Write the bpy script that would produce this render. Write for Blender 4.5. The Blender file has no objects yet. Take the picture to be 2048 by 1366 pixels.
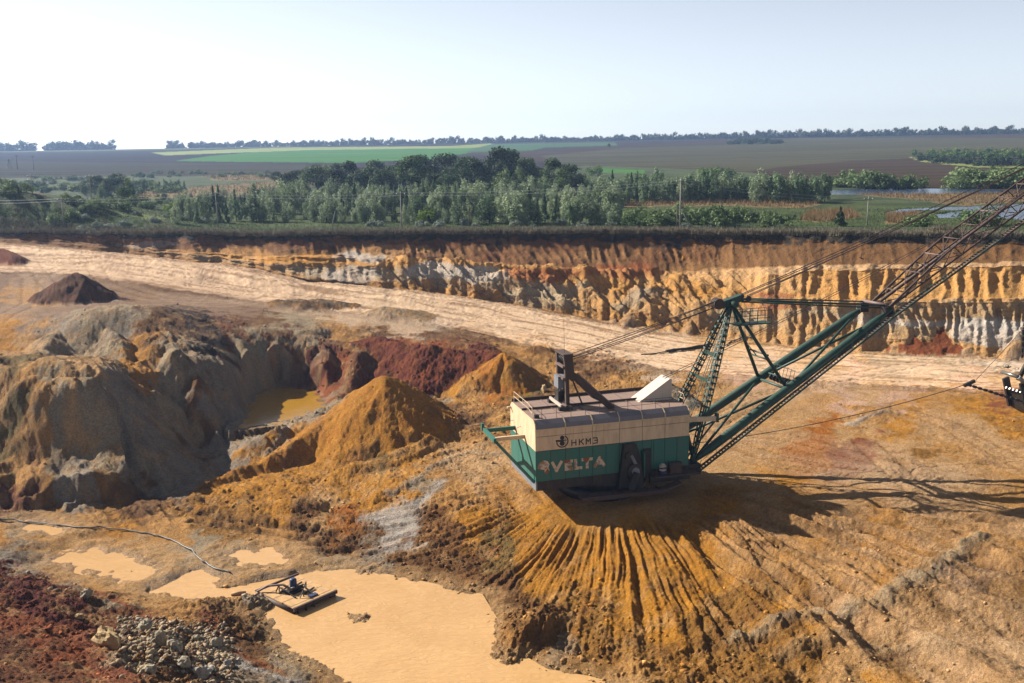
import bpy, math, random, time
import numpy as np
from mathutils import Vector, Matrix
T0 = time.time()
S = bpy.context.scene
C = S.collection
# ------------------------------------------------------------------ camera, sky, sun, exposure
PITCH, ROLL, FPX = math.radians(11.3), math.radians(1.0), 1991.0
fw = np.array([0, math.cos(PITCH), -math.sin(PITCH)])
_u0 = np.cross([1., 0, 0], fw)
rt = math.cos(ROLL)*np.array([1., 0, 0]) - math.sin(ROLL)*_u0
up = math.cos(ROLL)*_u0 + math.sin(ROLL)*np.array([1., 0, 0])
cd = bpy.data.cameras.new('camera'); cam = bpy.data.objects.new('camera', cd); C.objects.link(cam)
cd.sensor_width = 36; cd.lens = 36*FPX/2048; cd.clip_start = 0.5; cd.clip_end = 20000
cam.matrix_world = Matrix(((rt[0], up[0], -fw[0], 0), (rt[1], up[1], -fw[1], 0), (rt[2], up[2], -fw[2], 0), (0, 0, 0, 1)))
S.camera = cam
SUN_AZ, SUN_EL = math.radians(-28), math.radians(32)      # heading of the shadows, height of the sun
wd = bpy.data.worlds.new('World'); S.world = wd; wd.use_nodes = True
nt = wd.node_tree; bg = nt.nodes['Background']; sk = nt.nodes.new('ShaderNodeTexSky')
sk.sky_type = 'NISHITA'; sk.sun_disc = False; sk.sun_elevation = SUN_EL
sx, sy = -math.cos(SUN_AZ), -math.sin(SUN_AZ)
sk.sun_rotation = math.atan2(sx, sy) % (2*math.pi)
sk.altitude = 100; sk.air_density = 0.6; sk.dust_density = 0.3; sk.ozone_density = 1.2
hs = nt.nodes.new('ShaderNodeHueSaturation'); hs.inputs['Saturation'].default_value = .42      # thin high veil whitens the whole sky
nt.links.new(sk.outputs[0], hs.inputs['Color']); nt.links.new(hs.outputs[0], bg.inputs[0]); bg.inputs[1].default_value = 0.057
sl = bpy.data.lights.new('sun', 'SUN'); so = bpy.data.objects.new('sun', sl); C.objects.link(so)
sl.energy = 5.0; sl.angle = math.radians(0.55); sl.color = (1.0, 0.93, 0.83)
sdir = Vector((math.cos(SUN_AZ)*math.cos(SUN_EL), math.sin(SUN_AZ)*math.cos(SUN_EL), -math.sin(SUN_EL)))
so.rotation_euler = sdir.to_track_quat('-Z', 'Y').to_euler()
so.location = (-60, 80, 60)
S.view_settings.view_transform = 'Standard'; S.view_settings.look = 'None'
S.view_settings.gamma = 1; S.view_settings.exposure = 1.45; S.view_settings.use_curve_mapping = False
S.cycles.max_bounces = 5; S.cycles.transparent_max_bounces = 8; S.cycles.volume_bounces = 0
S.cycles.use_denoising = True
HAZE = 0.00012

# ------------------------------------------------------------------ helpers: pixel of the survey photo + height -> world
def ray(px, py): return fw + rt*((px-1024)/FPX) - up*((py-683)/FPX)
def at(px, py, z):
    d = ray(px, py); return d*(z/d[2])
ALB = 0.62
def srgb(r, g, b):
    return tuple(ALB*((c/255)/12.92 if c/255 < .04045 else ((c/255+.055)/1.055)**2.4) for c in (r, g, b))
_rs = np.random.RandomState(5)
_perm = _rs.permutation(4096); _ga = _rs.rand(4096)*2*np.pi; _gx = np.cos(_ga); _gy = np.sin(_ga); _val = _rs.rand(4096)
def _h(ix, iy, s): return _perm[(_perm[(ix + 31*s) & 4095] + iy + 17*s) & 4095]
def gn(x, y, s=0):
    """gradient noise about -1..1"""
    x0 = np.floor(x); y0 = np.floor(y); fx = x-x0; fy = y-y0; ix = x0.astype(np.int64); iy = y0.astype(np.int64)
    u = fx*fx*fx*(fx*(fx*6-15)+10); v = fy*fy*fy*(fy*(fy*6-15)+10)
    def g(a, b):
        k = _h(ix+a, iy+b, s); return _gx[k]*(fx-a) + _gy[k]*(fy-b)
    a = g(0, 0); b = g(1, 0); c = g(0, 1); d = g(1, 1)
    return 1.5*((a+(b-a)*u) + ((c+(d-c)*u)-(a+(b-a)*u))*v)
def fbm(x, y, o=4, s=0, lac=2.03, gain=.5):
    t = 0; a = 1; n = 0
    for i in range(o):
        t = t + a*gn(x+7.3*i, y-3.1*i, s+i); n += a; a *= gain; x = x*lac; y = y*lac
    return t/n
def ridged(x, y, o=4, s=0):
    t = 0; a = 1; n = 0
    for i in range(o):
        t = t + a*(1-np.abs(gn(x+5.1*i, y+9.2*i, s+i))*1.6); n += a; a *= .5; x = x*2.1; y = y*2.1
    return t/n
def worley(x, y, s=0):
    """distance to the nearest jittered point, and that cell's random value"""
    x0 = np.floor(x).astype(np.int64); y0 = np.floor(y).astype(np.int64)
    best = np.full(x.shape, 9.); bv = np.zeros(x.shape)
    for a in (-1, 0, 1):
        for b in (-1, 0, 1):
            k = _h(x0+a, y0+b, s); px = x0+a+_val[k]; py = y0+b+_val[(k*7+3) & 4095]
            d = (px-x)**2+(py-y)**2; m = d < best
            best = np.where(m, d, best); bv = np.where(m, _val[(k*13+5) & 4095], bv)
    return np.sqrt(best), bv
def sstep(a, b, x):
    t = np.clip((x-a)/(b-a), 0, 1); return t*t*(3-2*t)
def segdist(x, y, pts):
    """distance to a polyline and the value carried along it"""
    best = np.full(x.shape, 1e9); val = np.zeros(x.shape)
    for p, q in zip(pts[:-1], pts[1:]):
        dx, dy = q[0]-p[0], q[1]-p[1]; L = dx*dx+dy*dy+1e-9
        t = np.clip(((x-p[0])*dx+(y-p[1])*dy)/L, 0, 1)
        d = np.hypot(x-p[0]-t*dx, y-p[1]-t*dy); m = d < best
        best = np.where(m, d, best); val = np.where(m, p[2]+(q[2]-p[2])*t, val)
    return best, val
def inpoly(x, y, poly):
    r = np.zeros(x.shape, bool); n = len(poly)
    for i in range(n):
        x1, y1 = poly[i][:2]; x2, y2 = poly[(i+1) % n][:2]
        c = ((y1 > y) != (y2 > y)) & (x < (x2-x1)*(y-y1)/(y2-y1+1e-12)+x1); r ^= c
    return r

# ------------------------------------------------------------------ terrain: surveyed spot heights (photo position, height)
SPOTS = [
 # left plain and haul road ramp
 (-150,500,-23),(0,520,-24.6),(0,560,-26.5),(0,610,-28.2),(-150,580,-27.2),(150,540,-26.2),(150,600,-28.6),(300,560,-27.5),(300,600,-29),(450,560,-28.2),(450,600,-30),
 (600,585,-30),(600,625,-31.6),(720,600,-31.2),(720,640,-32.6),(850,640,-33.3),(850,665,-33.9),(1000,650,-34.6),(1000,690,-35.6),(1150,690,-36.3),(1150,730,-37.1),(1300,730,-37.6),(1300,780,-38),(1200,780,-37.8),
 (1500,740,-38.2),(1500,820,-38.3),(1700,800,-38.4),(1700,900,-38.4),(1900,800,-38.5),(2048,760,-38.6),(2048,900,-38.3),(2300,800,-38.5),(2300,1000,-38.3),(2048,1050,-38.5),(1850,960,-38.3),
 # dragline pad
 (1500,930,-38.3),(1400,960,-38.2),(1250,950,-38.2),(1080,960,-38.2),(1110,1010,-38.5),(1180,1055,-39.0),(1250,1045,-38.3),(1400,1030,-38.2),(1550,1010,-38.2),(1100,880,-38.2),(1000,930,-38.3),(1050,985,-38.5),
 # fan slope below the pad
 (1000,1010,-39.2),(1000,1080,-40.6),(1000,1150,-41.5),(900,960,-39.0),(900,1030,-40.2),(900,1100,-41.2),(800,970,-39.8),(800,1040,-41.0),(800,1110,-41.8),(720,1060,-41.4),
 (1120,1080,-39.8),(1120,1150,-40.9),(1100,1230,-41.7),(1240,1110,-39.4),(1240,1180,-40.5),(1240,1280,-41.4),(1240,1366,-42),(1400,1100,-39.1),(1400,1180,-40.1),(1400,1280,-40.9),(1400,1366,-41.4),
 (1600,1080,-38.9),(1600,1160,-39.6),(1600,1260,-40.2),(1600,1366,-40.8),(1800,1080,-38.8),(1800,1180,-39.3),(1800,1290,-39.9),(1850,1366,-40.4),(2048,1180,-38.7),(2048,1290,-38.9),(2048,1366,-39.4),(2300,1300,-38.8),
 (1300,1480,-41.6),(1700,1480,-41),(2100,1480,-39.8),(1000,1480,-42.6),(700,1480,-42.4),(1250,1640,-41.6),(1800,1640,-41),
 # pond bed
 (960,1215,-42.4),(1020,1290,-42.5),(1080,1345,-42.4),(800,1175,-42.3),(850,1240,-42.8),(700,1200,-42.5),(620,1240,-42.7),(900,1330,-42.9),(750,1330,-42.8),(400,1165,-42.3),(320,1175,-42.2),(500,1170,-42.5),(600,1180,-42.5),(700,1150,-42.2),
 # mud flat left of the pond
 (640,1110,-41.9),(520,1080,-41.8),(400,1090,-41.8),(300,1060,-41.7),(200,1040,-41.6),(80,1035,-41.6),(0,1060,-41.4),(-100,1040,-41.2),(150,1120,-42.0),(220,1135,-42.05),(60,1110,-41.3),(480,1120,-42.15),(260,1180,-41.6),
 (-150,960,-40),(-150,1100,-40),
 # near bank, lower left
 (-150,1200,-36.5),(0,1165,-39.2),(100,1190,-39.3),(200,1215,-39.8),(300,1215,-41.0),(420,1220,-41.1),(500,1225,-41.5),(540,1260,-42),(590,1310,-42),(660,1355,-42.1),
 (480,1280,-40.9),(380,1270,-39.9),(280,1275,-39.0),(180,1270,-38.2),(0,1250,-36.6),(0,1366,-33.6),(150,1366,-35.2),(300,1366,-37.2),(420,1366,-38.8),(540,1366,-40.6),(-200,1366,-31),(0,1500,-30.5),(300,1500,-33.5),(550,1480,-37.8),(200,1640,-29.5),(700,1640,-40),
 # big left mound, its spurs and the shaded valley in front
 (-150,640,-28),(0,640,-28.2),(100,642,-27.6),(150,640,-26.8),(200,634,-26.3),(270,628,-26.3),(340,620,-27.2),(430,642,-29.4),(500,655,-30.6),(560,650,-31),(620,655,-32),(700,670,-33.2),
 (0,690,-30.0),(60,745,-28.6),(120,748,-28.8),(180,757,-29.2),(230,775,-30.6),(260,810,-33.4),(-150,750,-28.6),(100,690,-30.4),(200,700,-30.8),(255,725,-31.4),(150,725,-30.8),(310,688,-28.8),(370,700,-29.3),(440,718,-31.4),(360,750,-33.2),(480,750,-35.0),(540,722,-35.0),(500,785,-37.2),(470,820,-38.6),(400,790,-35.6),(520,700,-33.2),
 (0,850,-34.9),(100,850,-34.6),(200,870,-35.8),(100,930,-39.2),(0,950,-40.4),(200,950,-40.9),(0,990,-41.8),(280,900,-37.6),(300,975,-41.9),(380,900,-40.6),(430,845,-39.4),(460,885,-40.8),(360,1000,-41.7),(150,1005,-41.9),(440,950,-41.9),(560,895,-40.4),
 # small pool hollow
 (510,835,-39.4),(560,815,-39.8),(610,800,-39.7),(545,790,-39.3),(600,774,-39.1),(590,735,-36.6),(600,694,-33.5),(650,690,-33.6),(660,760,-38.0),(650,820,-38.8),(560,862,-38.9),(700,730,-35.8),(720,800,-38.6),
 (780,690,-34.4),(830,760,-38.3),(860,700,-34.2),(920,765,-38.2),(960,700,-34.6),(960,800,-38.4),(900,860,-38.9),(1000,880,-38.4),(860,920,-39.3),(700,930,-40.2),(600,950,-40.8),(500,960,-41),(1070,760,-37.9),(600,1030,-41.3),(450,1030,-41.5),(700,1000,-40.9),
]
# the quarry face: for each survey column the toe, rubble top, three faces with benches between, topsoil, crest
FACE = [
 (-250,(482,480,478,477,476,475,472,467),(-21.2,-21.1,-21.0,-20.9,-20.8,-20.7,-20.4,-20)),
 (0,(483,482,481,480,479,477,473,468),(-22.2,-22,-21.8,-21.6,-21.4,-21.2,-20.6,-20)),
 (200,(502,499,496,494,492,490,477,468),(-24,-23.6,-23.2,-22.9,-22.7,-22.4,-20.9,-20)),
 (400,(526,520,514,510,507,504,478,468),(-25.9,-25.2,-24.6,-24.2,-24,-23.6,-21.1,-20)),
 (500,(540,535,530,526,521,516,482,472),(-26.9,-26.4,-25.9,-25.6,-25.1,-24.7,-21.4,-20.3)),
 (530,(544,539,532,526,519,512,481,471),(-27.3,-26.7,-26,-25.4,-24.8,-24.2,-21.3,-20.2)),
 (620,(562,555,530,523,514,508,480,469),(-28.9,-28.2,-26.1,-25.4,-24.5,-24,-21.3,-20)),
 (800,(577,570,540,530,520,513,480,468),(-30.6,-29.9,-27.2,-26.2,-25.3,-24.7,-21.5,-20)),
 (1000,(604,594,548,536,531,525,480,466),(-33.3,-32.4,-27.9,-26.8,-26.3,-25.8,-21.6,-20)),
 (1200,(640,626,568,552,543,535,481,466),(-35.9,-34.8,-29.8,-28.3,-27.4,-26.7,-21.8,-20)),
 (1400,(670,650,585,572,550,540,487,468),(-37.7,-36.2,-31,-29.8,-27.8,-27,-22.3,-20)),
 (1600,(694,672,606,597,545,528,486,468),(-38.4,-36.6,-31.1,-30.2,-26.0,-24.6,-21.6,-20)),
 (1750,(702,674,608,600,540,527,486,470),(-38.5,-36.2,-30.8,-30,-25.3,-24.3,-21.5,-20)),
 (2048,(718,666,605,597,532,523,489,474),(-38.6,-34.6,-29.9,-29.1,-24.3,-23.6,-21.3,-20)),
 (2400,(730,676,612,602,536,526,492,476),(-38.6,-34.6,-29.9,-29.1,-24.3,-23.6,-21.3,-20)),
]
NPH, NR0, NR1, NRF = 1000, 600, 190, 250
PH0, PH1 = math.radians(-34.5), math.radians(34.5)
phi = np.linspace(PH0, PH1, NPH)
K = []
for k in range(8):
    a = []
    for px, ys, zs in FACE:
        p = at(px, ys[k], zs[k]); a.append((math.atan2(p[0], p[1]), math.hypot(p[0], p[1]), zs[k]))
    K.append(a)
rk = np.array([np.interp(phi, [q[0] for q in K[k]], [q[1] for q in K[k]]) for k in range(8)])
zk = np.array([np.interp(phi, [q[0] for q in K[k]], [q[2] for q in K[k]]) for k in range(8)])
def smooth1(a, n=9):
    kern = np.hanning(n+2)[1:-1]; kern /= kern.sum()
    return np.convolve(np.pad(a, n//2, mode='edge'), kern, mode='valid')
_w = fbm(phi*60, phi*0+3.3, 4, 2)
for k in range(8):
    rk[k] = smooth1(rk[k], 15)+_w*(1.4 if k > 3 else 2.0)+fbm(phi*34, phi*0+k*5.5, 3, 20+k)*1.5+fbm(phi*150, phi*0+k*5.5, 2, 30+k)*.22; zk[k] = smooth1(zk[k], 15)
    zk[k] += fbm(phi*40, phi*0+k*3.1, 3, 40+k)*(.5 if 0 < k < 7 else .12)
for k in range(1, 8):
    rk[k] = np.maximum(rk[k], rk[k-1]+(.35 if k in (2, 4, 6) else .7)); zk[k] = np.maximum(zk[k], zk[k-1]+.08)
# slumped slopes instead of benches in the middle of the face
_pxm = np.interp(phi, [K[0][i][0] for i in range(len(FACE))], [f_[0] for f_ in FACE]); MIDM = sstep(720, 830, _pxm)*(1-sstep(1500, 1640, _pxm))
for k in (1, 2, 3, 4):
    t_ = k/5.0
    rk[k] = rk[k]*(1-MIDM)+(rk[0]+(rk[5]-rk[0])*t_)*MIDM; zk[k] = zk[k]*(1-MIDM)+(zk[0]+(zk[5]-zk[0])*(t_**.9)+.5*np.sin(phi*140+k))*MIDM
_bay = sstep(385, 430, _pxm)*(1-sstep(500, 540, _pxm))
for k in range(8): rk[k] += _bay*(3.4 if k < 7 else 2.0)
# base surface through the spot heights (and the toe line)
P = [(*at(a, b, c)[:2], c) for a, b, c in SPOTS] + [(K[0][i][1]*math.sin(K[0][i][0]), K[0][i][1]*math.cos(K[0][i][0]), K[0][i][2]) for i in range(len(FACE))]
P = np.array(P); CK = 2.5
_D = np.sqrt((P[:, None, 0]-P[None, :, 0])**2+(P[:, None, 1]-P[None, :, 1])**2+CK*CK)
_A = np.zeros((len(P)+3, len(P)+3)); _A[:len(P), :len(P)] = _D + np.eye(len(P))*-.6
_A[:len(P), -3] = 1; _A[:len(P), -2] = P[:, 0]; _A[:len(P), -1] = P[:, 1]; _A[-3:, :len(P)] = _A[:len(P), -3:].T
_c = np.linalg.solve(_A, np.concatenate([P[:, 2], [0, 0, 0]]))
def base_z(x, y):
    z = _c[-3]+_c[-2]*x+_c[-1]*y
    for i in range(len(P)): z = z + _c[i]*np.sqrt((x-P[i, 0])**2+(y-P[i, 1])**2+CK*CK)
    return z
# house frame of the dragline (needed by the ground as well)
TH = math.radians(16)
HU = np.array([math.cos(TH), math.sin(TH), 0]); HV = np.array([-math.sin(TH), math.cos(TH), 0])
HN = ray(1072.5, 983)*105.0
PADC = HN+HU*9.5+HV*4.7
def lp(u, v, z): return HN+HU*u+HV*v+np.array([0, 0, z])
# ------------------------------------------------------------------ heaps: (name, ridge lines, slope, soil, label)
HEAPS = [
 ('soil_heap', [[(150,546,-23.2),(170,560,-24.4),(238,592,-27.6)]], .60, 'rustbrown', 'conical rust brown soil heap standing alone on the left plain below the haul road'),
 ('soil_heap', [[(-60,492,-21.2),(5,496,-21.9),(30,510,-23.2)]], .62, 'darkred', 'dark red brown soil heap cut by the left edge beside the haul road'),
 ('soil_heap', [[(235,598,-27.9),(262,606,-28.4)]], .4, 'grey', 'low grey soil heap at the right foot of the conical rust heap'),
 ('soil_heap', [[(770,750,-31.4),(745,775,-33.0),(650,835,-36.6),(540,905,-39.2),(430,962,-41.0)],[(770,750,-31.4),(815,785,-34.2),(850,815,-36.4)],[(862,838,-36.9),(880,870,-38.2)]], .70, 'ochre', 'large ochre soil heap with a long ridge running down left of the excavator'),
 ('soil_heap', [[(1010,704,-33.0),(1050,735,-35.3)],[(1010,704,-33.0),(960,738,-35.6)]], .72, 'ochre', 'pointed ochre soil heap behind the back end of the excavator house'),
 ('spoil_bank', [[(700,680,-33.3),(760,670,-32.5),(800,690,-33.4),(860,688,-33.0),(930,698,-33.9),(990,703,-34.2)]], .5, 'darkred', 'dark red bank of spoil above the hollow with the small pool'),
 ('soil_heap', [[(1300,778,-36.2),(1335,764,-35.6),(1375,790,-36.6)]], .7, 'grey', 'grey gravel heap showing behind the sloped box on the excavator roof'),
 ('soil_heap', [[(1828,650,-34.4),(1872,637,-33.3),(1918,654,-34.6)]], .55, 'rust', 'rust coloured soil heap against the white layer of the right quarry face'),
 ('soil_heap', [[(1385,474,-21.1),(1372,505,-24.0),(1335,545,-27.6)],[(1385,476,-21.4),(1425,512,-24.8),(1440,545,-27.4)]], .9, 'ochre', 'bright ochre spoil tipped down the quarry face below the double pole'),
 ('soil_heap', [[(1865,458,-19.0),(1895,456,-18.9)]], .6, 'tan', 'small tan dirt heap on the cliff edge behind the lattice boom'),
 ('soil_heap', [[(975,574,-31.0)]], .6, 'ochre', 'small yellow soil heap at the foot of the quarry face above the road'),
 ('soil_heap', [[(1065,690,-34.8),(1120,712,-36)]], .5, 'brown', 'low brown dirt heap between the pointed ochre heap and the haul road'),
 ('soil_heap', [[(640,598,-30.0),(560,600,-29.7)],[(640,598,-30.0),(700,606,-30.9)]], .35, 'darkbrown', 'low dark berm of soil lying along the track above the big mound'),
 ('soil_heap', [[(770,612,-31.0),(810,616,-31.4)]], .3, 'clay', 'flat grey clay heap where the side track meets the haul road'),
 ('mud_mound', [[(505,1190,-40.95),(510,1200,-41.1)]], .75, 'grey', 'little grey mud mound at the left corner of the pump raft'),
 ('mud_mound', [[(705,1229,-41.78),(722,1232,-41.8)]], .3, 'clay', 'small crumbled mud islet standing in the pond right of the raft'),
 ('mud_mound', [[(455,1158,-41.7),(500,1152,-41.75)]], .3, 'tan', 'low mud bar in the pond at the end of the hose'),
 ('mud_mound', [[(1040,1260,-40.4),(1075,1205,-40.1)]], .7, 'brown', 'dark lump of slumped soil at the pond shore under the fan of ridges'),
]
# spurs and buttresses: ridges of the same ground, (ridge line, slope)
SPURS = [([(1185,572,-30.2),(1160,590,-32.0),(1110,622,-34.6)], .75), ([(1215,560,-29.2),(1235,600,-32.8),(1230,640,-35.6)], .7), ([(1310,556,-28.8),(1275,600,-32.6),(1245,655,-36.2)], .7), ([(1335,575,-30.2),(1330,625,-34.6),(1345,662,-36.9)], .8), ([(1420,548,-27.8),(1395,600,-32.2),(1375,668,-37.2)], .75),
 ([(1470,556,-28.4),(1450,610,-32.9),(1440,672,-37.5)], .8), ([(1530,570,-29.2),(1500,620,-33.4),(1478,680,-37.9)], .8), ([(1580,590,-30.6),(1560,640,-34.8),(1545,688,-38.1)], .85), ([(1660,628,-33.2),(1650,690,-38.0)], 1.0), ([(1740,640,-34.0),(1725,700,-38.3)], 1.0), ([(1800,650,-34.4),(1790,704,-38.3)], 1.0), ([(1960,655,-34.2),(1935,700,-37.6)], .8), ([(2040,660,-34.0),(2010,715,-38.2)], .8),
 ([(1090,560,-29.4),(1060,600,-33.0)], .8), ([(860,520,-25.4),(850,560,-29.4)], .8), ([(790,505,-24.0),(770,552,-28.6)], .7), ([(920,540,-27.4),(930,580,-31.3)], .8),
 ([(200,636,-27.2),(235,680,-28.4),(255,720,-30.4),(250,770,-32.6)], .9), ([(330,655,-28.2),(350,700,-29.3),(400,752,-32.8),(440,800,-36.8)], .8), ([(60,744,-28.4),(130,748,-28.6),(185,758,-29.0),(235,800,-32.4),(262,850,-35.8)], 1.0), ([(310,790,-33.6),(330,850,-37.2),(330,905,-39.6)], .8), ([(120,650,-28.0),(80,700,-29.0)], .6),
 ([(560,652,-31.0),(545,700,-33.2),(512,765,-36.2),(480,830,-38.8)], .9), ([(470,668,-30.4),(505,715,-33.4)], .9), ([(652,690,-33.3),(645,740,-36.0),(634,785,-38.7)], 1.0), ([(720,705,-34.2),(700,770,-37.4)], .8), ([(850,712,-34.6),(832,765,-38.3)], .7),
 ([(530,872,-38.8),(560,862,-38.6),(620,845,-38.5),(650,822,-38.4)], .5), ([(930,770,-37.6),(1000,790,-37.7)], .4), ([(880,900,-38.6),(960,880,-38.1)], .4), ([(700,930,-39.4),(790,905,-38.5),(860,875,-38.0)], .45), ([(760,985,-39.9),(850,955,-39.0),(930,940,-38.5)], .4), ([(0,1085,-40.6),(90,1078,-41.0)], .4), ([(400,1010,-41.0),(520,1005,-40.7),(640,1000,-40.3)], .4)]
def softmax2(a, b, k):
    h = np.clip(.5+.5*(a-b)/k, 0, 1); return b+(a-b)*h+k*h*(1-h)
rtoe, rcre = rk[0], rk[7]
RN = 44.0
# rows of the near sheet: even in the photo over the floor, dense on the face
tf = np.linspace(0, 1, NR0)
q = .55*(1/RN-(1/RN-1/rtoe[None, :])*tf[:, None])
r_floor = 1/( (1-.45)*(1/RN+(1/rtoe[None, :]-1/RN)*tf[:, None]) + .45/(RN+(rtoe[None, :]-RN)*tf[:, None]) )
Rg = np.empty((NR0+NR1, NPH)); Rg[:NR0] = r_floor
PHg = np.broadcast_to(phi, (NR0+NR1, NPH)).copy()
X = Rg[:NR0]*np.sin(PHg[:NR0]); Y = Rg[:NR0]*np.cos(PHg[:NR0])
zf = base_z(X.ravel(), Y.ravel()).reshape(X.shape)
bl = sstep(0, 1, (tf[:, None]-.97)/.03) ; zf = zf*(1-bl)+zk[0][None, :]*bl
# face rows: parameter 0..7 over the knots, then a strip of grass ledge behind the crest
tt = np.concatenate([np.linspace(0, 7, NR1-29)[1:], 7+np.linspace(0, 1, 31)[1:]])
Tg = np.zeros((NR0+NR1, NPH)); Tg[NR0:] = tt[:, None]-0
ki = np.minimum(tt.astype(int), 6); kf = np.clip(tt-ki, 0, 1)
Rf = rk[ki]*(1-kf[:, None])+rk[ki+1]*kf[:, None]; Zf = zk[ki]*(1-kf[:, None])+zk[ki+1]*kf[:, None]
Rf = Rf+np.clip(tt-7, 0, 1)[:, None]*18.0
# ribs scooped into the faces by the bucket
sarc = (phi*205)[None, :]*np.ones_like(Zf)
def bump01(c, w): return np.clip(1-np.abs(tt-c)/w, 0, 1)[:, None]**.7
def rib(s, w, sl, seed, k=.35):
    q = s+sl*Zf+fbm(s/9, Zf*.12, 3, seed)*2.6
    a = np.abs(np.sin(np.pi*q/w)); cell = _val[_h(np.floor(q/w).astype(np.int64), np.zeros(q.shape, np.int64), seed)]
    return (1-(1-a)**1.6)*(.35+.9*cell)
azr = sstep(math.radians(8), math.radians(16), phi)[None, :]; azl = 1-sstep(math.radians(-24), math.radians(-16), phi)[None, :]
mid = (1-azr)*(1-azl)
ledge = _w*0
Rf += bump01(5.45, .62)*(rib(sarc, 1.9, .55, 3)*(1-azr)*(1-.6*azl)*1.25+rib(sarc, 2.3, .35, 9)*azr*1.1)
Rf += bump01(3.45, .62)*(rib(sarc, 3.0, .1, 14)*azr*1.9*(1-MIDM[None, :])+rib(sarc, 2.2, .1, 5)*mid*.8*(1-MIDM[None, :]))
Rf += bump01(1.5, .6)*(rib(sarc, 1.5, .35, 19)*azr*1.15*(1-MIDM[None, :])+rib(sarc, 1.7, .2, 6)*mid*.7*(1-MIDM[None, :]))
gul = ridged(sarc/5.5+Zf*.18, Zf*.10, 4, 61)
fm = np.clip(np.minimum(tt/.6, (5.0-tt)/.5), 0, 1)[:, None]*(1-.75*azr)*sstep(-.36, -.2, phi)[None, :]
Rf += (gul-.5)*-3.0*fm*(1-.92*MIDM[None, :]) + fbm(sarc/12, Zf*.25, 4, 77)*2.2*fm
g2_ = ridged((sarc+1.6*Zf)/3.4, (sarc*.4-Zf)/7, 4, 63); Zf += MIDM[None, :]*fm*((g2_-.5)*2.6+fbm(sarc/9, Rf/6, 4, 65)*1.6)
Rf += fbm(sarc/1.3, Zf*1.2, 4, 83)*.45*(1-.6*MIDM[None, :])*np.clip(np.minimum(tt/.4, (7.0-tt)/.4), 0, 1)[:, None]
Zf += fbm(sarc/2.2, Rf/2.2, 4, 88)*.22*np.clip(np.minimum(tt/.4, (7.4-tt)/.4), 0, 1)[:, None]
zj = fbm(sarc/2.2, Rf*.6, 4, 71); Zf += zj*.5*np.clip(1-np.abs(tt-7)/1.0, 0, 1)[:, None]
# the hill rising at the far left behind the crest, small humps along the ledge
Zf += np.clip(tt-7, 0, 1)[:, None]*fbm(sarc/5, Rf/5, 3, 31)*.5
Rg[NR0:] = Rf
for i in range(NR0, NR0+NR1-31): Rg[i+1] = np.maximum(Rg[i+1], Rg[i]-.9)
Zg = np.empty_like(Rg); Zg[:NR0] = zf; Zg[NR0:] = Zf
XG = Rg*np.sin(PHg); YG = Rg*np.cos(PHg)
# mesoscale roll of the floor
own = np.full(Rg.shape, -1, np.int16)
fl = np.zeros(Rg.shape); fl[:NR0] = 1-bl
Zmac = Zg.copy()
wx = XG+fbm(XG/5, YG/5, 5, 11)*1.0; wy = YG+fbm(XG/5, YG/5, 5, 12)*1.0
SPM = np.zeros(Rg.shape)
for si, (rd, slope) in enumerate(SPURS):
    pts = [(*at(a, b, c)[:2], c) for a, b, c in rd]; xs = [p[0] for p in pts]; ys = [p[1] for p in pts]; m = 16
    sel = (XG > min(xs)-m) & (XG < max(xs)+m) & (YG > min(ys)-m) & (YG < max(ys)+m)
    d, v = segdist(wx[sel], wy[sel], pts); h_ = v-slope*(1+.2*gn(XG[sel]/3, YG[sel]/3, 70+si))*(np.sqrt(d*d+.3)-.5)
    zz = Zmac[sel]; up_ = np.clip(h_-zz, 0, 3.2); Zmac[sel] = np.where(up_ > 0, zz+up_*np.clip(up_/.6, 0, 1), zz); SPM[sel] = np.maximum(SPM[sel], np.clip(up_/1.5, 0, 1))
for hi, (nm, ridges, slope, soil, lab) in enumerate(HEAPS):
    hz = np.full(Rg.shape, -99.)
    for rd in ridges:
        pts = [(*at(a, b, c)[:2], c) for a, b, c in rd]
        if len(pts) == 1: pts.append((pts[0][0]+.05, pts[0][1]+.05, pts[0][2]))
        xs = [p[0] for p in pts]; ys = [p[1] for p in pts]; m = 26
        sel = (XG > min(xs)-m) & (XG < max(xs)+m) & (YG > min(ys)-m) & (YG < max(ys)+m)
        if not sel.any(): continue
        d, v = segdist(wx[sel], wy[sel], pts)
        az = np.arctan2(wx[sel]-pts[0][0], wy[sel]-pts[0][1])
        sl = slope*(1+.10*gn(az*1.3, az*0+hi*3.3, 50+hi)+.05*gn(az*4, d*.3, 60+hi))
        hz[sel] = np.maximum(hz[sel], v-sl*(np.sqrt(d*d+.5)-.5))
    kk = .35
    zn = softmax2(hz, Zmac, kk)
    own[(hz > Zmac+.25)] = hi
    Zmac = np.where(hz > Zmac-kk*1.2, zn, Zmac)
Zg = Zmac.copy()
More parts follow.
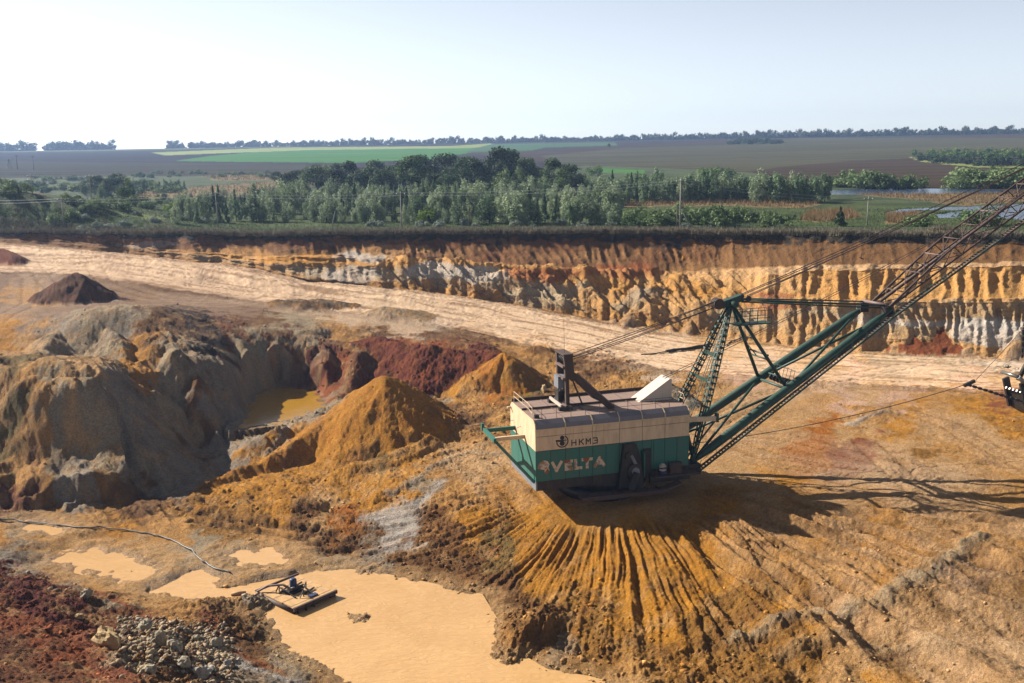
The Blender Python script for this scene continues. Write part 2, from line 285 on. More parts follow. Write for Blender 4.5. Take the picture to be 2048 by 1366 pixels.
# ------------------------------------------------------------------ far country: river flat, fields up to the ridge with its tree belt
zfar_tab_x = np.array([-400, 0, 500, 1024, 1500, 2048, 2500])
z_r0 = np.array([900, 900, 860, 720, 560, 470, 450.]); z_top = np.array([.2, .2, 5.5, 9.2, 7.8, 3.5, 2])
phx = np.array([math.atan2(*(at(a, 300+0*a, -50)[:2])) for a in zfar_tab_x])
def far_z(x, y):
    r = np.hypot(x, y); p = np.arctan2(x, y)
    r0 = np.interp(p, phx, z_r0); zt = np.interp(p, phx, z_top)
    t = np.clip((r-r0)/(2050-r0), 0, 1)
    z = -20+(zt+20)*(t*(1.25-.25*t*t)) if False else -20+(zt+20)*(1-(1-t)**1.25)
    z = z-np.clip(r-2080, 0, 9e9)*.03
    z = z+fbm(x/90, y/90, 3, 33)*.7*sstep(230, 300, r)*(1-sstep(420, 600, r)*.7)
    # left hill
    hx, hy = at(-60, 385, -10.5)[:2]
    d = np.hypot((x-hx)/46, (y-hy)/34); z = z+9.0*np.exp(-d*d*1.3)
    hx, hy = at(120, 400, -15)[:2]
    d = np.hypot((x-hx)/60, (y-hy)/40); z = z+3.5*np.exp(-d*d*1.3)
    return z
zl = far_z(XG[NR0+NR1-31:], YG[NR0+NR1-31:]); wl = sstep(0, 1, np.linspace(0, 1, 31))[:, None]
Zg[NR0+NR1-31:] = np.where(own[NR0+NR1-31:] >= 0, Zg[NR0+NR1-31:], Zg[NR0+NR1-31:]*(1-wl)+zl*wl)
r_start = Rg[-1]
tfz = np.linspace(0, 1, NRF)
# far rows even in depression angle
i0 = 1/r_start; i1 = 1/2150.
Rfar = 1/(i0[None, :]+(i1-i0[None, :])*(.55*tfz[:, None]+.45*(1-(1-tfz[:, None])**2)))
Rfar = np.concatenate([Rfar, 2150+np.array([[150], [500], [1200], [2500]])*np.ones((1, NPH))], 0)
PHf = np.broadcast_to(phi, Rfar.shape)
XF = Rfar*np.sin(PHf); YF = Rfar*np.cos(PHf); ZF = far_z(XF, YF); ZF[0] = Zg[-1]
def hit(px, py, back=0.0):
    """where the sight line of a photo position meets the ground"""
    d = ray(px, py); a = math.atan2(d[0], d[1]); s = d[2]/math.hypot(d[0], d[1])
    c = int(round(np.interp(a, phi, np.arange(NPH))))
    r = np.concatenate([Rg[:, c], Rfar[:, c]]); z = np.concatenate([Zg[:, c], ZF[:, c]])
    ok = np.nonzero((z >= s*r) & (r > 45))[0]
    i = ok[0] if len(ok) else len(r)-5
    rr = r[i]+back; return np.array([rr*math.sin(a), rr*math.cos(a), np.interp(rr, np.maximum.accumulate(r), z)])
def gz(x, y):
    a = math.atan2(x, y); c = int(round(np.interp(a, phi, np.arange(NPH))))
    r = np.concatenate([Rg[:, c], Rfar[1:, c]]); z = np.concatenate([Zg[:, c], ZF[1:, c]])
    return float(np.interp(math.hypot(x, y), np.maximum.accumulate(r), z))
print('terrain macro', time.time()-T0)
# ------------------------------------------------------------------ soils
SOIL = {k: np.array(srgb(*v)) for k, v in dict(
 road=(226,192,156), tan=(206,152,84), sand=(212,166,110), ochre=(206,142,46), orange=(192,116,36), paleorange=(208,158,98), rust=(156,84,42), rustbrown=(128,76,42),
 darkred=(116,54,26), brown=(130,90,50), darkbrown=(72,54,42), grey=(166,150,130), white=(204,192,178), clay=(178,156,124), mud=(166,118,52), topsoil=(56,48,40), red=(158,92,58), plain=(156,124,98),
 grass=(70,92,44), drygrass=(98,92,66), olive=(132,110,60), pinkish=(226,180,146)).items()}
# (photo position, soil, clod height in m)
CP = [
 (0,500,'road',.03),(120,505,'road',.03),(300,530,'road',.03),(500,560,'road',.03),(700,590,'road',.03),(850,605,'road',.03),(1000,635,'road',.03),(1150,665,'road',.03),(1300,690,'road',.03),(1450,700,'sand',.04),(1300,720,'road',.03),(1500,730,'road',.04),(1650,740,'sand',.05),(900,625,'road',.03),(1050,650,'road',.03),
 (0,560,'plain',.05),(0,535,'plain',.05),(100,560,'plain',.05),(200,600,'plain',.05),(0,620,'plain',.06),(100,640,'plain',.12),(300,560,'plain',.05),(200,545,'brown',.05),(250,540,'plain',.05),(330,570,'brown',.05),(400,575,'plain',.05),(350,590,'plain',.06),(480,595,'plain',.05),(420,610,'plain',.08),(550,592,'plain',.06),(480,620,'plain',.06),(600,640,'clay',.08),(520,640,'brown',.1),(700,630,'road',.05),(800,640,'road',.05),(880,640,'white',.06),(750,615,'clay',.06),(300,575,'brown',.06),(60,590,'tan',.05),
 (950,660,'brown',.1),(1050,690,'tan',.15),(1100,720,'tan',.25),(1200,740,'brown',.3),(1280,760,'tan',.3),(1400,790,'tan',.3),(1230,770,'tan',.3),(1300,745,'road',.15),
 (0,665,'ochre',.15),(60,690,'paleorange',.2),(20,720,'olive',.15),(150,700,'clay',.2),(100,660,'grey',.2),(200,640,'clay',.2),(220,700,'clay',.2),(250,660,'grey',.2),(310,650,'brown',.25),(400,640,'darkbrown',.25),(460,660,'rustbrown',.25),(420,670,'darkbrown',.25),(380,700,'clay',.25),(280,700,'ochre',.2),(250,620,'clay',.2),(350,760,'clay',.2),(430,760,'grey',.25),(530,670,'clay',.2),(500,720,'clay',.2),
 (0,780,'paleorange',.15),(60,770,'tan',.2),(150,765,'sand',.2),(250,745,'ochre',.25),(100,830,'clay',.12),(200,850,'clay',.12),(60,920,'tan',.12),(20,850,'olive',.12),(280,870,'grey',.18),(350,850,'clay',.2),(300,930,'clay',.2),(400,830,'brown',.2),(450,800,'grey',.2),(150,960,'grey',.12),(350,960,'grey',.12),(450,900,'grey',.12),(250,780,'grey',.2),(30,980,'rustbrown',.25),(0,1000,'rustbrown',.25),
 (570,700,'rustbrown',.3),(600,750,'darkred',.35),(560,740,'clay',.3),(640,700,'darkred',.4),(680,740,'rust',.35),(640,790,'rust',.3),(720,770,'rustbrown',.35),(800,710,'rust',.3),(880,720,'rust',.3),(800,750,'rustbrown',.3),(750,690,'brown',.3),(960,710,'darkred',.3),(620,680,'clay',.3),(680,660,'tan',.2),(600,650,'clay',.2),(900,665,'brown',.2),
 (620,825,'grey',.35),(550,860,'clay',.35),(640,815,'clay',.3),(900,760,'tan',.35),(860,770,'clay',.35),(950,790,'tan',.35),(900,820,'brown',.3),(1000,850,'tan',.3),(1060,800,'brown',.3),(950,880,'tan',.3),(960,850,'brown',.3),
 (900,780,'ochre',.1),(770,770,'ochre',.07),(700,850,'ochre',.07),(780,850,'ochre',.12),(620,900,'ochre',.1),(760,900,'olive',.15),(850,900,'ochre',.25),(500,950,'ochre',.15),(430,1000,'ochre',.2),(600,960,'ochre',.25),(700,960,'ochre',.25),(800,920,'tan',.3),(720,930,'tan',.25),(900,910,'sand',.3),(700,1000,'ochre',.2),(650,1010,'sand',.25),(550,1000,'ochre',.2),(800,960,'ochre',.25),(870,860,'ochre',.2),(1010,720,'ochre',.08),(1040,770,'olive',.15),(980,760,'orange',.12),
 (1000,910,'sand',.2),(960,950,'sand',.25),(880,960,'tan',.2),(850,990,'clay',.2),(1010,960,'tan',.15),(1000,990,'ochre',.12),(900,1000,'tan',.25),(830,1010,'white',.08),(800,1060,'white',.08),(850,1060,'brown',.3),(900,1080,'brown',.3),(800,1120,'brown',.3),(950,1050,'ochre',.2),(1050,1050,'ochre',.12),(950,1130,'brown',.3),(870,1140,'brown',.3),(1000,1100,'olive',.25),(1080,1110,'ochre',.12),(1000,1170,'brown',.25),
 (1200,1100,'ochre',.1),(1300,1120,'ochre',.1),(1150,1150,'ochre',.14),(1250,1200,'ochre',.2),(1350,1180,'ochre',.2),(1050,1220,'brown',.35),(1150,1240,'mud',.28),(1250,1270,'ochre',.22),(1320,1250,'ochre',.2),(1100,1300,'clay',.3),(1200,1300,'mud',.4),(1300,1310,'mud',.3),(1250,1350,'tan',.35),(1350,1340,'mud',.4),(1080,1270,'tan',.3),(1400,1250,'mud',.35),
 (1200,1020,'tan',.05),(1350,1010,'tan',.05),(1500,1000,'tan',.06),(1450,1030,'ochre',.08),
 (1400,1080,'ochre',.15),(1500,1100,'tan',.2),(1550,1150,'mud',.25),(1650,1150,'tan',.2),(1600,1200,'ochre',.2),(1700,1120,'tan',.2),(1800,1100,'ochre',.2),(1750,1180,'ochre',.18),(1850,1170,'mud',.25),(1500,1220,'mud',.3),(1450,1330,'mud',.35),(1550,1290,'mud',.3),(1600,1330,'mud',.3),(1500,1260,'mud',.3),(1700,1230,'tan',.25),(1750,1220,'tan',.2),(1780,1280,'mud',.25),(1700,1340,'paleorange',.15),(1850,1250,'paleorange',.2),(1900,1300,'paleorange',.15),(1980,1330,'paleorange',.12),(2020,1200,'mud',.2),(1980,1250,'paleorange',.2),(1950,1150,'brown',.25),(2030,1300,'sand',.12),(1800,1340,'ochre',.15),(2040,1100,'tan',.2),
 (1500,960,'sand',.06),(1600,1050,'ochre',.1),(1700,1000,'paleorange',.06),(1750,960,'paleorange',.06),(1850,1030,'paleorange',.12),(1950,1050,'tan',.15),(1900,970,'paleorange',.15),(2020,980,'tan',.12),(1780,1060,'ochre',.15),(2000,1030,'tan',.15),
 (1450,850,'paleorange',.12),(1500,830,'paleorange',.12),(1550,880,'paleorange',.1),(1600,840,'sand',.08),(1640,860,'orange',.1),(1600,900,'orange',.1),(1700,915,'red',.1),(1730,900,'rust',.08),(1690,860,'sand',.1),(1740,830,'tan',.2),(1800,850,'ochre',.12),(1850,880,'sand',.12),(1780,890,'sand',.08),(1900,900,'tan',.15),(1950,870,'sand',.12),(1830,920,'mud',.2),(2000,900,'paleorange',.15),(1560,930,'ochre',.08),(1900,940,'sand',.06),(2040,850,'ochre',.2),
 (1500,760,'pinkish',.1),(1550,780,'sand',.06),(1600,760,'pinkish',.06),(1700,740,'pinkish',.05),(1650,790,'paleorange',.08),(1680,800,'pinkish',.06),(1750,780,'sand',.06),(1800,800,'pinkish',.05),(1850,740,'road',.05),(1780,720,'clay',.06),(1900,720,'clay',.06),(1950,760,'pinkish',.05),(1900,790,'tan',.1),(1830,820,'ochre',.12),(1950,810,'ochre',.15),(1870,830,'paleorange',.12),(2020,760,'sand',.06),(2030,800,'red',.1),(1950,700,'grey',.3),(2030,700,'white',.3),(1700,700,'sand',.1),(1480,790,'sand',.15),(1420,830,'sand',.15),
 (0,1020,'brown',.25),(100,1020,'mud',.2),(200,1010,'mud',.15),(300,1010,'brown',.15),(400,1030,'mud',.25),(500,1040,'mud',.25),(600,1060,'brown',.3),(700,1080,'brown',.3),(700,1040,'orange',.25),(450,1060,'mud',.2),(350,1060,'tan',.12),(250,1070,'ochre',.12),(150,1060,'tan',.1),(50,1070,'clay',.15),(100,1080,'ochre',.15),(0,1085,'ochre',.15),(30,1110,'grey',.2),(200,1090,'tan',.06),(300,1110,'sand',.05),(400,1100,'clay',.06),(470,1120,'clay',.08),(550,1080,'tan',.08),(600,1110,'sand',.1),(680,1130,'clay',.15),(740,1110,'grey',.2),(250,1150,'sand',.04),(150,1150,'tan',.1),(250,1190,'tan',.12),(180,1165,'ochre',.15),(560,1130,'tan',.12),
 (0,1150,'darkred',.45),(60,1190,'darkred',.45),(130,1210,'darkred',.4),(0,1230,'rust',.3),(60,1250,'rust',.3),(170,1170,'grey',.3),(200,1200,'brown',.3),(100,1290,'rust',.3),(150,1330,'rust',.3),(250,1366,'red',.25),(0,1310,'rustbrown',.25),(40,1360,'rustbrown',.25),(120,1366,'rustbrown',.25),(200,1300,'red',.3),(230,1240,'rustbrown',.35),(250,1215,'clay',.3),
 (280,1280,'clay',.5),(340,1320,'clay',.5),(420,1340,'grey',.5),(350,1270,'grey',.4),(400,1300,'white',.3),(280,1330,'clay',.5),(300,1225,'tan',.2),(350,1240,'tan',.2),(310,1250,'rust',.2),(400,1270,'rustbrown',.25),(470,1240,'brown',.4),(530,1240,'darkbrown',.4),(450,1225,'brown',.45),(500,1300,'brown',.2),(480,1320,'grey',.2),(560,1350,'grey',.15),(600,1330,'clay',.15),(520,1350,'grey',.2),(470,1366,'clay',.3),(650,1360,'brown',.2),(350,1366,'brown',.35),(430,1290,'rust',.2),(550,1290,'brown',.25),
 (1100,880,'tan',.1),(1250,900,'tan',.05),(1400,900,'sand',.05),
]
cpx = []; cpc = []; cpa = []
for a, b, s, h_ in CP:
    p = hit(a, b); cpx.append((math.atan2(p[0], p[1]), math.log(math.hypot(p[0], p[1])))); cpc.append(SOIL[s]); cpa.append(h_)
cpx = np.array(cpx); cpc = np.array(cpc); cpa = np.array(cpa)
nr = NR0
rr = Rg[:nr]; pp = PHg[:nr]; xx = XG[:nr]; yy = YG[:nr]
q = rr/100.
pa = pp+fbm(xx/3.6, yy/3.6, 5, 101)*.034+fbm(xx/13, yy/13, 2, 111)*.012
pa = pa+fbm(xx/1.1, yy/1.1, 3, 115)*.006
ra = np.log(rr)+fbm(xx/1.1, yy/1.1, 3, 125)*.012+(fbm(xx/3.6, yy/3.6, 5, 121)*.075+fbm(xx/13, yy/13, 2, 131)*.03)
pf = pa.ravel(); rf_ = ra.ravel()
# nearest few spots, blended: soil patches with ragged but real borders
num = np.zeros((pf.size, 3), np.float32); den = np.zeros(pf.size, np.float32); amp = np.zeros(pf.size, np.float32)
d2min = np.full(pf.size, 1e9, np.float32)
D2 = []
for i in range(len(cpx)):
    d2 = ((pf-cpx[i, 0])**2*1.0+((rf_-cpx[i, 1])*.42)**2).astype(np.float32); np.minimum(d2min, d2, out=d2min)
sg = (.0065**2)
for i in range(len(cpx)):
    d2 = ((pf-cpx[i, 0])**2*1.0+((rf_-cpx[i, 1])*.42)**2).astype(np.float32)
    m = d2 < d2min*2.2+sg*4
    w = np.exp(-(d2[m]-d2min[m])/(sg*.6+d2min[m]*.38))
    num[m] += w[:, None]*cpc[i]; den[m] += w; amp[m] += w*cpa[i]
colF = (num/den[:, None]).reshape(nr, NPH, 3); ampF = (amp/den).reshape(nr, NPH)
for a in (0,): ampF = ampF
print('soil patches', time.time()-T0)
COL = np.zeros((NR0+NR1, NPH, 3)); COL[:nr] = colF
# soil of the heaps
for hi, (nm, ridges, slope, soil, lab) in enumerate(HEAPS):
    m = own == hi
    if not m.any(): continue
    n1 = fbm(XG[m]/1.7, YG[m]/1.7, 4, 140+hi)
    c = SOIL[soil]; alt = {'ochre': 'orange', 'rustbrown': 'darkbrown', 'darkred': 'rust', 'grey': 'clay', 'rust': 'red'}.get(soil, 'tan')
    k = np.clip(.35+n1*1.1, 0, 1)[:, None]
    if hi not in (3, 4): COL[m] = c*(1-k)+SOIL[alt]*k
    else: COL[m] = .45*COL[m]+.55*(c*(1-k)+SOIL[alt]*k)
# colour of the quarry face by layer
tl = np.broadcast_to(tt[:, None], Zf.shape); n2 = fbm(sarc/6, Zf*.5, 4, 150); n3 = fbm(sarc/1.6, Zf*.9, 4, 160); n4 = fbm(sarc/14, Zf*.3, 3, 170)
tn = tl+n3*.22+n2*.25
S_ = SOIL
def mix(a, b, k): return a+(b-a)*np.clip(k, 0, 1)[..., None]
L3 = np.ones(Zf.shape+(3,))
f_top = mix(L3*S_['brown'], L3*S_['paleorange'], azr*.45+n2*.9+.1)
f_top = mix(f_top, L3*S_['rustbrown'], (1-azr)*(.30+n4*1.0))
f_top = mix(f_top, L3*S_['brown']*.75, azr*.6+.25)
f_mid = mix(mix(L3*S_['tan'], L3*S_['brown'], azl*.8), L3*S_['sand'], .2*azr+n2*.7+.05)
f_mid = mix(f_mid, L3*S_['tan'], azr*(.35+n2))
f_mid = mix(f_mid, L3*S_['ochre'], mid*(n2*1.3+.05))
f_low = mix(mix(L3*S_['clay'], L3*S_['brown'], azl*.8), L3*S_['tan'], .35+n2)
f_low = mix(f_low, L3*S_['white'], (n4*1.0-.15)*(1-azl)+.2*azr*(.9-tn))
f_low = mix(f_low, L3*S_['rustbrown'], (1-azr)*(n2*1.6-.3))
rub = mix(L3*S_['tan'], L3*S_['brown'], .4+n2); rub = mix(rub, L3*S_['sand'], azr*.6)
cf = rub
cf = mix(cf, f_low, sstep(.5, 1.1, tn)); cf = mix(cf, L3*S_['sand']*(1-.25*mid[..., None]), (1-sstep(.2, .5, np.abs(tn-2.5)))*(.35*azr+.2))
cf = mix(cf, f_mid, sstep(2.6, 3.0, tn)); cf = mix(cf, L3*S_['road']*.9, sstep(4.05, 4.2, tl)*(.38*azr+.12)); cf = mix(cf, f_top, sstep(4.75, 5.0, tl+n3*.1))
cf = mix(cf, L3*S_['darkbrown'], sstep(4.9, 5.3, tn)*(1-sstep(5.3, 5.7, tn))*.0)
cf = mix(cf, L3*S_['brown']*.8, azl*.75)
cf = mix(cf, L3*S_['topsoil'], sstep(5.85, 6.35, tl+n3*.9+n2*.7)); cf = mix(cf, L3*S_['drygrass']*.75, sstep(6.5, 6.9, tl+n3*.5))
grs = mix(L3*S_['drygrass']*.75, L3*S_['grass']*.7, .3+n2*1.5+np.clip(tl-7.3, 0, 1))
cf = mix(cf, grs, sstep(6.95, 7.15, tn))
# white clay exposures, red seams at the places the photo shows them
for (a, b, rx, rz, s, st) in [(720,515,60,1.1,'white',.8),(870,540,70,1.7,'white',.8),(960,548,55,1.5,'white',.8),(700,550,60,1.6,'white',.6),(1080,548,80,1.4,'rust',.7),(1240,545,90,1.2,'rust',.6),(1090,595,90,2.4,'clay',.7),(1200,600,60,2,'tan',.6),
      (1300,590,50,1.5,'grey',.6),(1560,600,40,1.6,'rust',.6),(1520,610,40,2.2,'red',.4),(600,515,90,.9,'ochre',.5),(660,530,90,.9,'ochre',.4),(780,500,90,1.0,'paleorange',.5),(1900,648,150,.7,'white',.8),(1740,640,70,1.0,'white',.5),(2000,670,90,2.2,'white',.8),(1640,650,80,2,'tan',.5),(1470,640,60,2.4,'clay',.6),
      (450,505,90,1.0,'tan',.5),(300,490,60,.7,'white',.4),(1400,600,120,2.2,'ochre',.45),(1500,560,120,2.0,'sand',.6),(1330,620,60,2,'paleorange',.6)]:
    p = hit(a, b); pa_ = math.atan2(p[0], p[1])*205; hw = rx/1991*205*1.0
    d = ((sarc-pa_+n3*3)/hw)**2+((Zf-p[2]+n2*1.2+.3*n3)/rz)**2
    cf = mix(cf, L3*S_[s], st*(1-sstep(.55, 1.15, d)))
mh = own[NR0:] >= 0
cf = np.where(mh[..., None], COL[NR0:], cf)
COL[NR0:] = cf
# blend the toe
wt = sstep(.99, 1.0, tf)[:, None, None]; COL[:NR0] = COL[:NR0]*(1-wt)+COL[NR0][None]*wt
AMP = np.zeros(Rg.shape); AMP[:NR0] = ampF*(1-bl)+.22*bl; AMP[NR0:] = .22*np.clip(1-(tt-.2)/.8, 0, 1)[:, None]
AMP[NR0:] = np.where(own[NR0:] >= 0, .2, AMP[NR0:])
AMP[(own == 3) | (own == 4)] *= 1.1
COL = mix(COL, np.ones(COL.shape)*SOIL['clay'], SPM*.35*(Rg > 165)*(own < 0)); AMP[:NR0] = np.maximum(AMP[:NR0], .12*(own[:NR0] >= 0))
AMP[own == 0] = .18; AMP[(own == 10)] = .1
# ------------------------------------------------------------------ displacement: fan of ridges, ruts, clods
dx = XG-PADC[0]; dy = YG-PADC[1]; pr = np.hypot(dx, dy); pt_ = np.arctan2(dx, -dy)     # 0 = towards the near side
lip = 10.8+fbm(pt_*2, pt_*0, 3, 201)*1.2
fanm = sstep(lip-1.2, lip+1.5, pr)*(1-sstep(27, 46, pr))*sstep(-1.95, -1.5, pt_)*(1-sstep(1.15, 1.6, pt_))
sw = pt_+.012*(pr-10)*np.clip(pt_+.3, 0, 2)+fbm(dx/5, dy/5, 2, 203)*.018
gr = 1-np.abs(gn(sw*15+.25*gn(pr*.10, pt_*2, 207), pr*.06, 205))*1.9
gr2 = 1-np.abs(gn(sw*34, pr*.10, 206))*1.8
right_w = sstep(.1, .6, pt_)
fz = (gr*.55+gr2*.30*(1-.4*right_w)-.45)*(1+.35*right_w)
fan2 = sstep(13, 18, pr)*(1-sstep(48, 62, pr))*sstep(.12, .5, pt_)*(1-sstep(1.35, 1.6, pt_))*fl
Zg += fan2*(1-np.abs(gn(pt_*7.5+.020*pr*np.clip(pt_, 0, 1)+fbm(dx/7, dy/7, 3, 209)*.35, pr*.03, 213))*2.2-.4)*.8
Zg += fanm*fz*(.85-.3*sstep(18, 26, pr))*(.55+.7*np.clip(gn(pt_*4, pr*.08, 208)+.4, 0, 1))*fl
COL = mix(COL, np.ones(Rg.shape+(3,))*SOIL['orange'], fanm*np.clip(gr-.35, 0, 1)*.3)
COL = mix(COL, np.ones(Rg.shape+(3,))*SOIL['mud']*.75, fanm*np.clip(.35-gr, 0, 1)*.3)  # grooves between the fan ridges coloured darker than their crests
# erosion gullies on heaps and the big left mound
er = ridged(XG/3.2, YG/3.2, 4, 210)
lm = np.exp(-(((PHg+.42)/.24)**4))*sstep(108, 120, Rg)*(1-sstep(160, 172, Rg))*fl
Zg += lm*(er-.5)*.45+lm*fbm(XG/12, YG/12, 3, 212)*1.5+lm*(ridged((XG+.9*YG)/2.2, (YG-.9*XG)/9, 3, 214)-.5)*.5
# ruts along the haul road and around the plain
road = [hit(-120,500), hit(0,502), hit(200,518), hit(400,545), hit(600,572), hit(800,600), hit(950,628), hit(1100,660), hit(1250,692), hit(1400,712), hit(1560,722), hit(1750,735), hit(2100,750)]
road = [(p[0], p[1], i*1.0) for i, p in enumerate(road)]
rd_d, rd_v = segdist(XG[:nr], YG[:nr], road)
def signed(pts):
    s = np.zeros((nr, NPH)); best = np.full((nr, NPH), 1e9)
    for p, q in zip(pts[:-1], pts[1:]):
        ddx, ddy = q[0]-p[0], q[1]-p[1]; L = math.hypot(ddx, ddy)
        t = np.clip(((XG[:nr]-p[0])*ddx+(YG[:nr]-p[1])*ddy)/L**2, 0, 1)
        d = np.hypot(XG[:nr]-p[0]-t*ddx, YG[:nr]-p[1]-t*ddy); m = d < best; best = np.where(m, d, best)
        s = np.where(m, ((XG[:nr]-p[0])*ddy-(YG[:nr]-p[1])*ddx)/L, s)
    return s
rs = signed(road)
rutm = 1-sstep(13, 20, rd_d)
rut = gn(rs*1.05, rd_v*.7, 220)*.6+gn(rs*2.7, rd_v*1.8, 221)*.4
Zg[:nr] += rutm*rut*.13*fl[:nr]
jr_ = fbm(XG[:nr]/4, YG[:nr]/4, 4, 229)*3; COL[:nr] = mix(COL[:nr], np.ones((nr, NPH, 3))*SOIL['road'], (1-sstep(9.5, 13.5, rd_d+jr_))*(.68-.42*sstep(.10, .25, PHg[:nr]))*(own[:nr] < 0))
rb = gn(rs*.55+fbm(XG[:nr]/20, YG[:nr]/20, 2, 226)*1.2, rd_v*.9, 227)+.6*gn(rs*1.9, rd_v*1.6, 228)
COL[:nr] = mix(COL[:nr], np.ones((nr, NPH, 3))*SOIL['road']*1.12, rutm*np.clip(rb*1.6-.1, 0, .6)*(own[:nr] < 0))
ru = np.clip(gn(rs*.75+fbm(XG[:nr]/20, YG[:nr]/20, 2, 225)*1.5, rd_v*1.3, 222)*1.6+gn(rs*2.9, rd_v*2.4, 223)*.8-.12, 0, 1)
COL[:nr] = mix(COL[:nr], np.ones((nr, NPH, 3))*SOIL['brown']*.85, rutm*np.clip(ru*1.8+.5*np.clip(gn(rs*4.2, rd_v*1.5, 226)*1.8-.1, 0, 1), 0, 1)*.68*(own[:nr] < 0))
edge = np.exp(-((rd_d+jr_-14-gn(rd_v*3, rd_v*0, 224)*1.5)/1.5)**2)*(np.hypot(XG[:nr], YG[:nr]) > 150)
COL[:nr] = mix(COL[:nr], np.ones((nr, NPH, 3))*SOIL['brown']*.8, edge*.75*(own[:nr] < 0)*(1-sstep(.10, .2, PHg[:nr]))); Zg[:nr] += edge*.35*fl[:nr]*(.5+fbm(XG[:nr]/2, YG[:nr]/2, 3, 226))
for k, tr in enumerate([[(0,640),(60,600),(60,560),(130,535),(250,520)],[(60,520),(90,560),(150,600)],[(190,535),(210,570),(330,600),(520,600)],[(350,610),(520,600),(700,630),(850,640),(980,650)],[(1450,860),(1600,880),(1750,920),(1950,960)],[(1420,870),(1560,920),(1700,945),(1880,950)],
      [(1560,930),(1750,955),(1900,965)],[(1500,800),(1650,760),(1850,725),(2048,720)],[(1560,740),(1750,800),(1900,850),(2048,930)],[(900,620),(1000,650),(1150,680),(1300,720)],[(1750,900),(1850,990),(2048,1050)],[(2048,1366),(1850,1290),(1700,1200)],[(1560,1010),(1750,1070),(1900,1150),(2048,1260)],[(1640,990),(1850,1055),(2048,1150)],[(1480,1060),(1620,1150),(1760,1280),(1850,1366)],[(1700,960),(1900,1010),(2048,1050)],[(1440,840),(1520,800),(1640,770),(1800,760)],[(1600,1040),(1800,1130),(1960,1230),(2048,1310)],[(900,900),(980,935),(1040,990)]]):
    pts = [hit(*c) for c in tr]; pts = [(p[0], p[1], i) for i, p in enumerate(pts)]
    s_ = signed(pts); d_, v_ = segdist(XG[:nr], YG[:nr], pts)
    m = (1-sstep(3.2, 4.6, d_))
    g = (np.exp(-((np.abs(s_)-1.5)/.38)**2)); g = g*(.75+.25*np.sign(np.sin(v_*60+s_*4)))
    Zg[:nr] -= m*g*.14*fl[:nr]; COL[:nr] = mix(COL[:nr], COL[:nr]*.72, m*g*.5)
    COL[:nr] = mix(COL[:nr], np.ones((nr, NPH, 3))*SOIL['road'], m*(1-g)*.22*(own[:nr] < 0))
# narrow seams and streaks of other soil, and the drainage ditch
for pts, hw, soil, st_, dz in (
  ([(190,1185),(300,1235),(380,1270),(450,1300),(560,1345)], .45, 'rust', .9, .0), ([(400,1295),(450,1320),(520,1345),(600,1372)], .75, 'white', .85, .08), ([(1470,1280),(1600,1240),(1700,1222),(1780,1190),(1870,1130),(1960,1070)], .9, 'clay', .8, .35),
  ([(885,962),(850,1000),(815,1045),(785,1080)], .75, 'white', .95, -.1), ([(780,990),(830,965),(880,925),(950,905),(1010,910)], .6, 'grey', .7, .15), ([(400,1022),(480,1040),(560,1052),(640,1058),(720,1085)], .7, 'darkbrown', .5, -.6),
  ([(380,1040),(480,1058),(600,1078),(700,1100)], .5, 'darkbrown', .5, -.35), ([(1560,1320),(1700,1270),(1850,1290),(2048,1345)], .8, 'clay', .35, .35), ([(1480,1160),(1560,1200),(1640,1260),(1700,1366)], .8, 'sand', .4, .3), ([(1700,850),(1730,835),(1765,828)], .7, 'white', .7, .2),
  ([(880,640),(960,655),(1060,690)], 1.2, 'road', .5, 0), ([(560,618),(700,632),(800,640),(900,655)], 1.8, 'road', .7, 0), ([(560,602),(640,606),(690,610)], .7, 'grey', .6, 0), ([(0,1100),(40,1095),(90,1090)], .8, 'grey', .6, .2)):
    pp_ = [hit(*c) for c in pts]; pp_ = [(p[0], p[1], 0) for p in pp_]
    d_, _v = segdist(XG[:nr]+fbm(XG[:nr]/1.6, YG[:nr]/1.6, 3, 216)*.7, YG[:nr]+fbm(XG[:nr]/1.6, YG[:nr]/1.6, 3, 217)*.9, pp_)
    g_ = np.exp(-(d_/hw)**2*1.2); COL[:nr] = mix(COL[:nr], np.ones((nr, NPH, 3))*SOIL[soil], g_*st_); Zg[:nr] += g_*dz*fl[:nr]
# clods: crumbly at two sizes plus fractal roll
a1 = AMP
cl1, cv1 = worley(XG/1.15+fbm(XG, YG, 2, 231)*.4, YG/1.15, 230); cl2, cv2 = worley(XG/.48, YG/.48, 232)
m1 = sstep(.35, .75, fbm(XG/4, YG/4, 3, 233)+.5)
Zg += a1*(fbm(XG/2.6, YG/2.6, 5, 234)*1.5+fbm(XG/8, YG/8, 3, 242)*2.6)*(fl+(1-fl)*.6)
rw_ = 1-.6*sstep(math.radians(6), math.radians(14), PHg)
Zg += a1*rw_*(np.clip(.62-cl1, 0, 1)**.7*cv1*.9*m1+np.clip(.6-cl2, 0, 1)**.7*(cv2**2)*.75)
fb3 = fbm(XG/.7, YG/.7, 3, 236)
Zg += a1*fb3*.5+((own == 3) | (own == 4))*(ridged(XG/1.6+YG/4, YG/5-XG/6, 3, 237)-.5)*.22
Zg += np.clip(a1, .05, .4)*fbm(XG/.34, YG/.34, 2, 238)*.55*(fl*.8+.2)
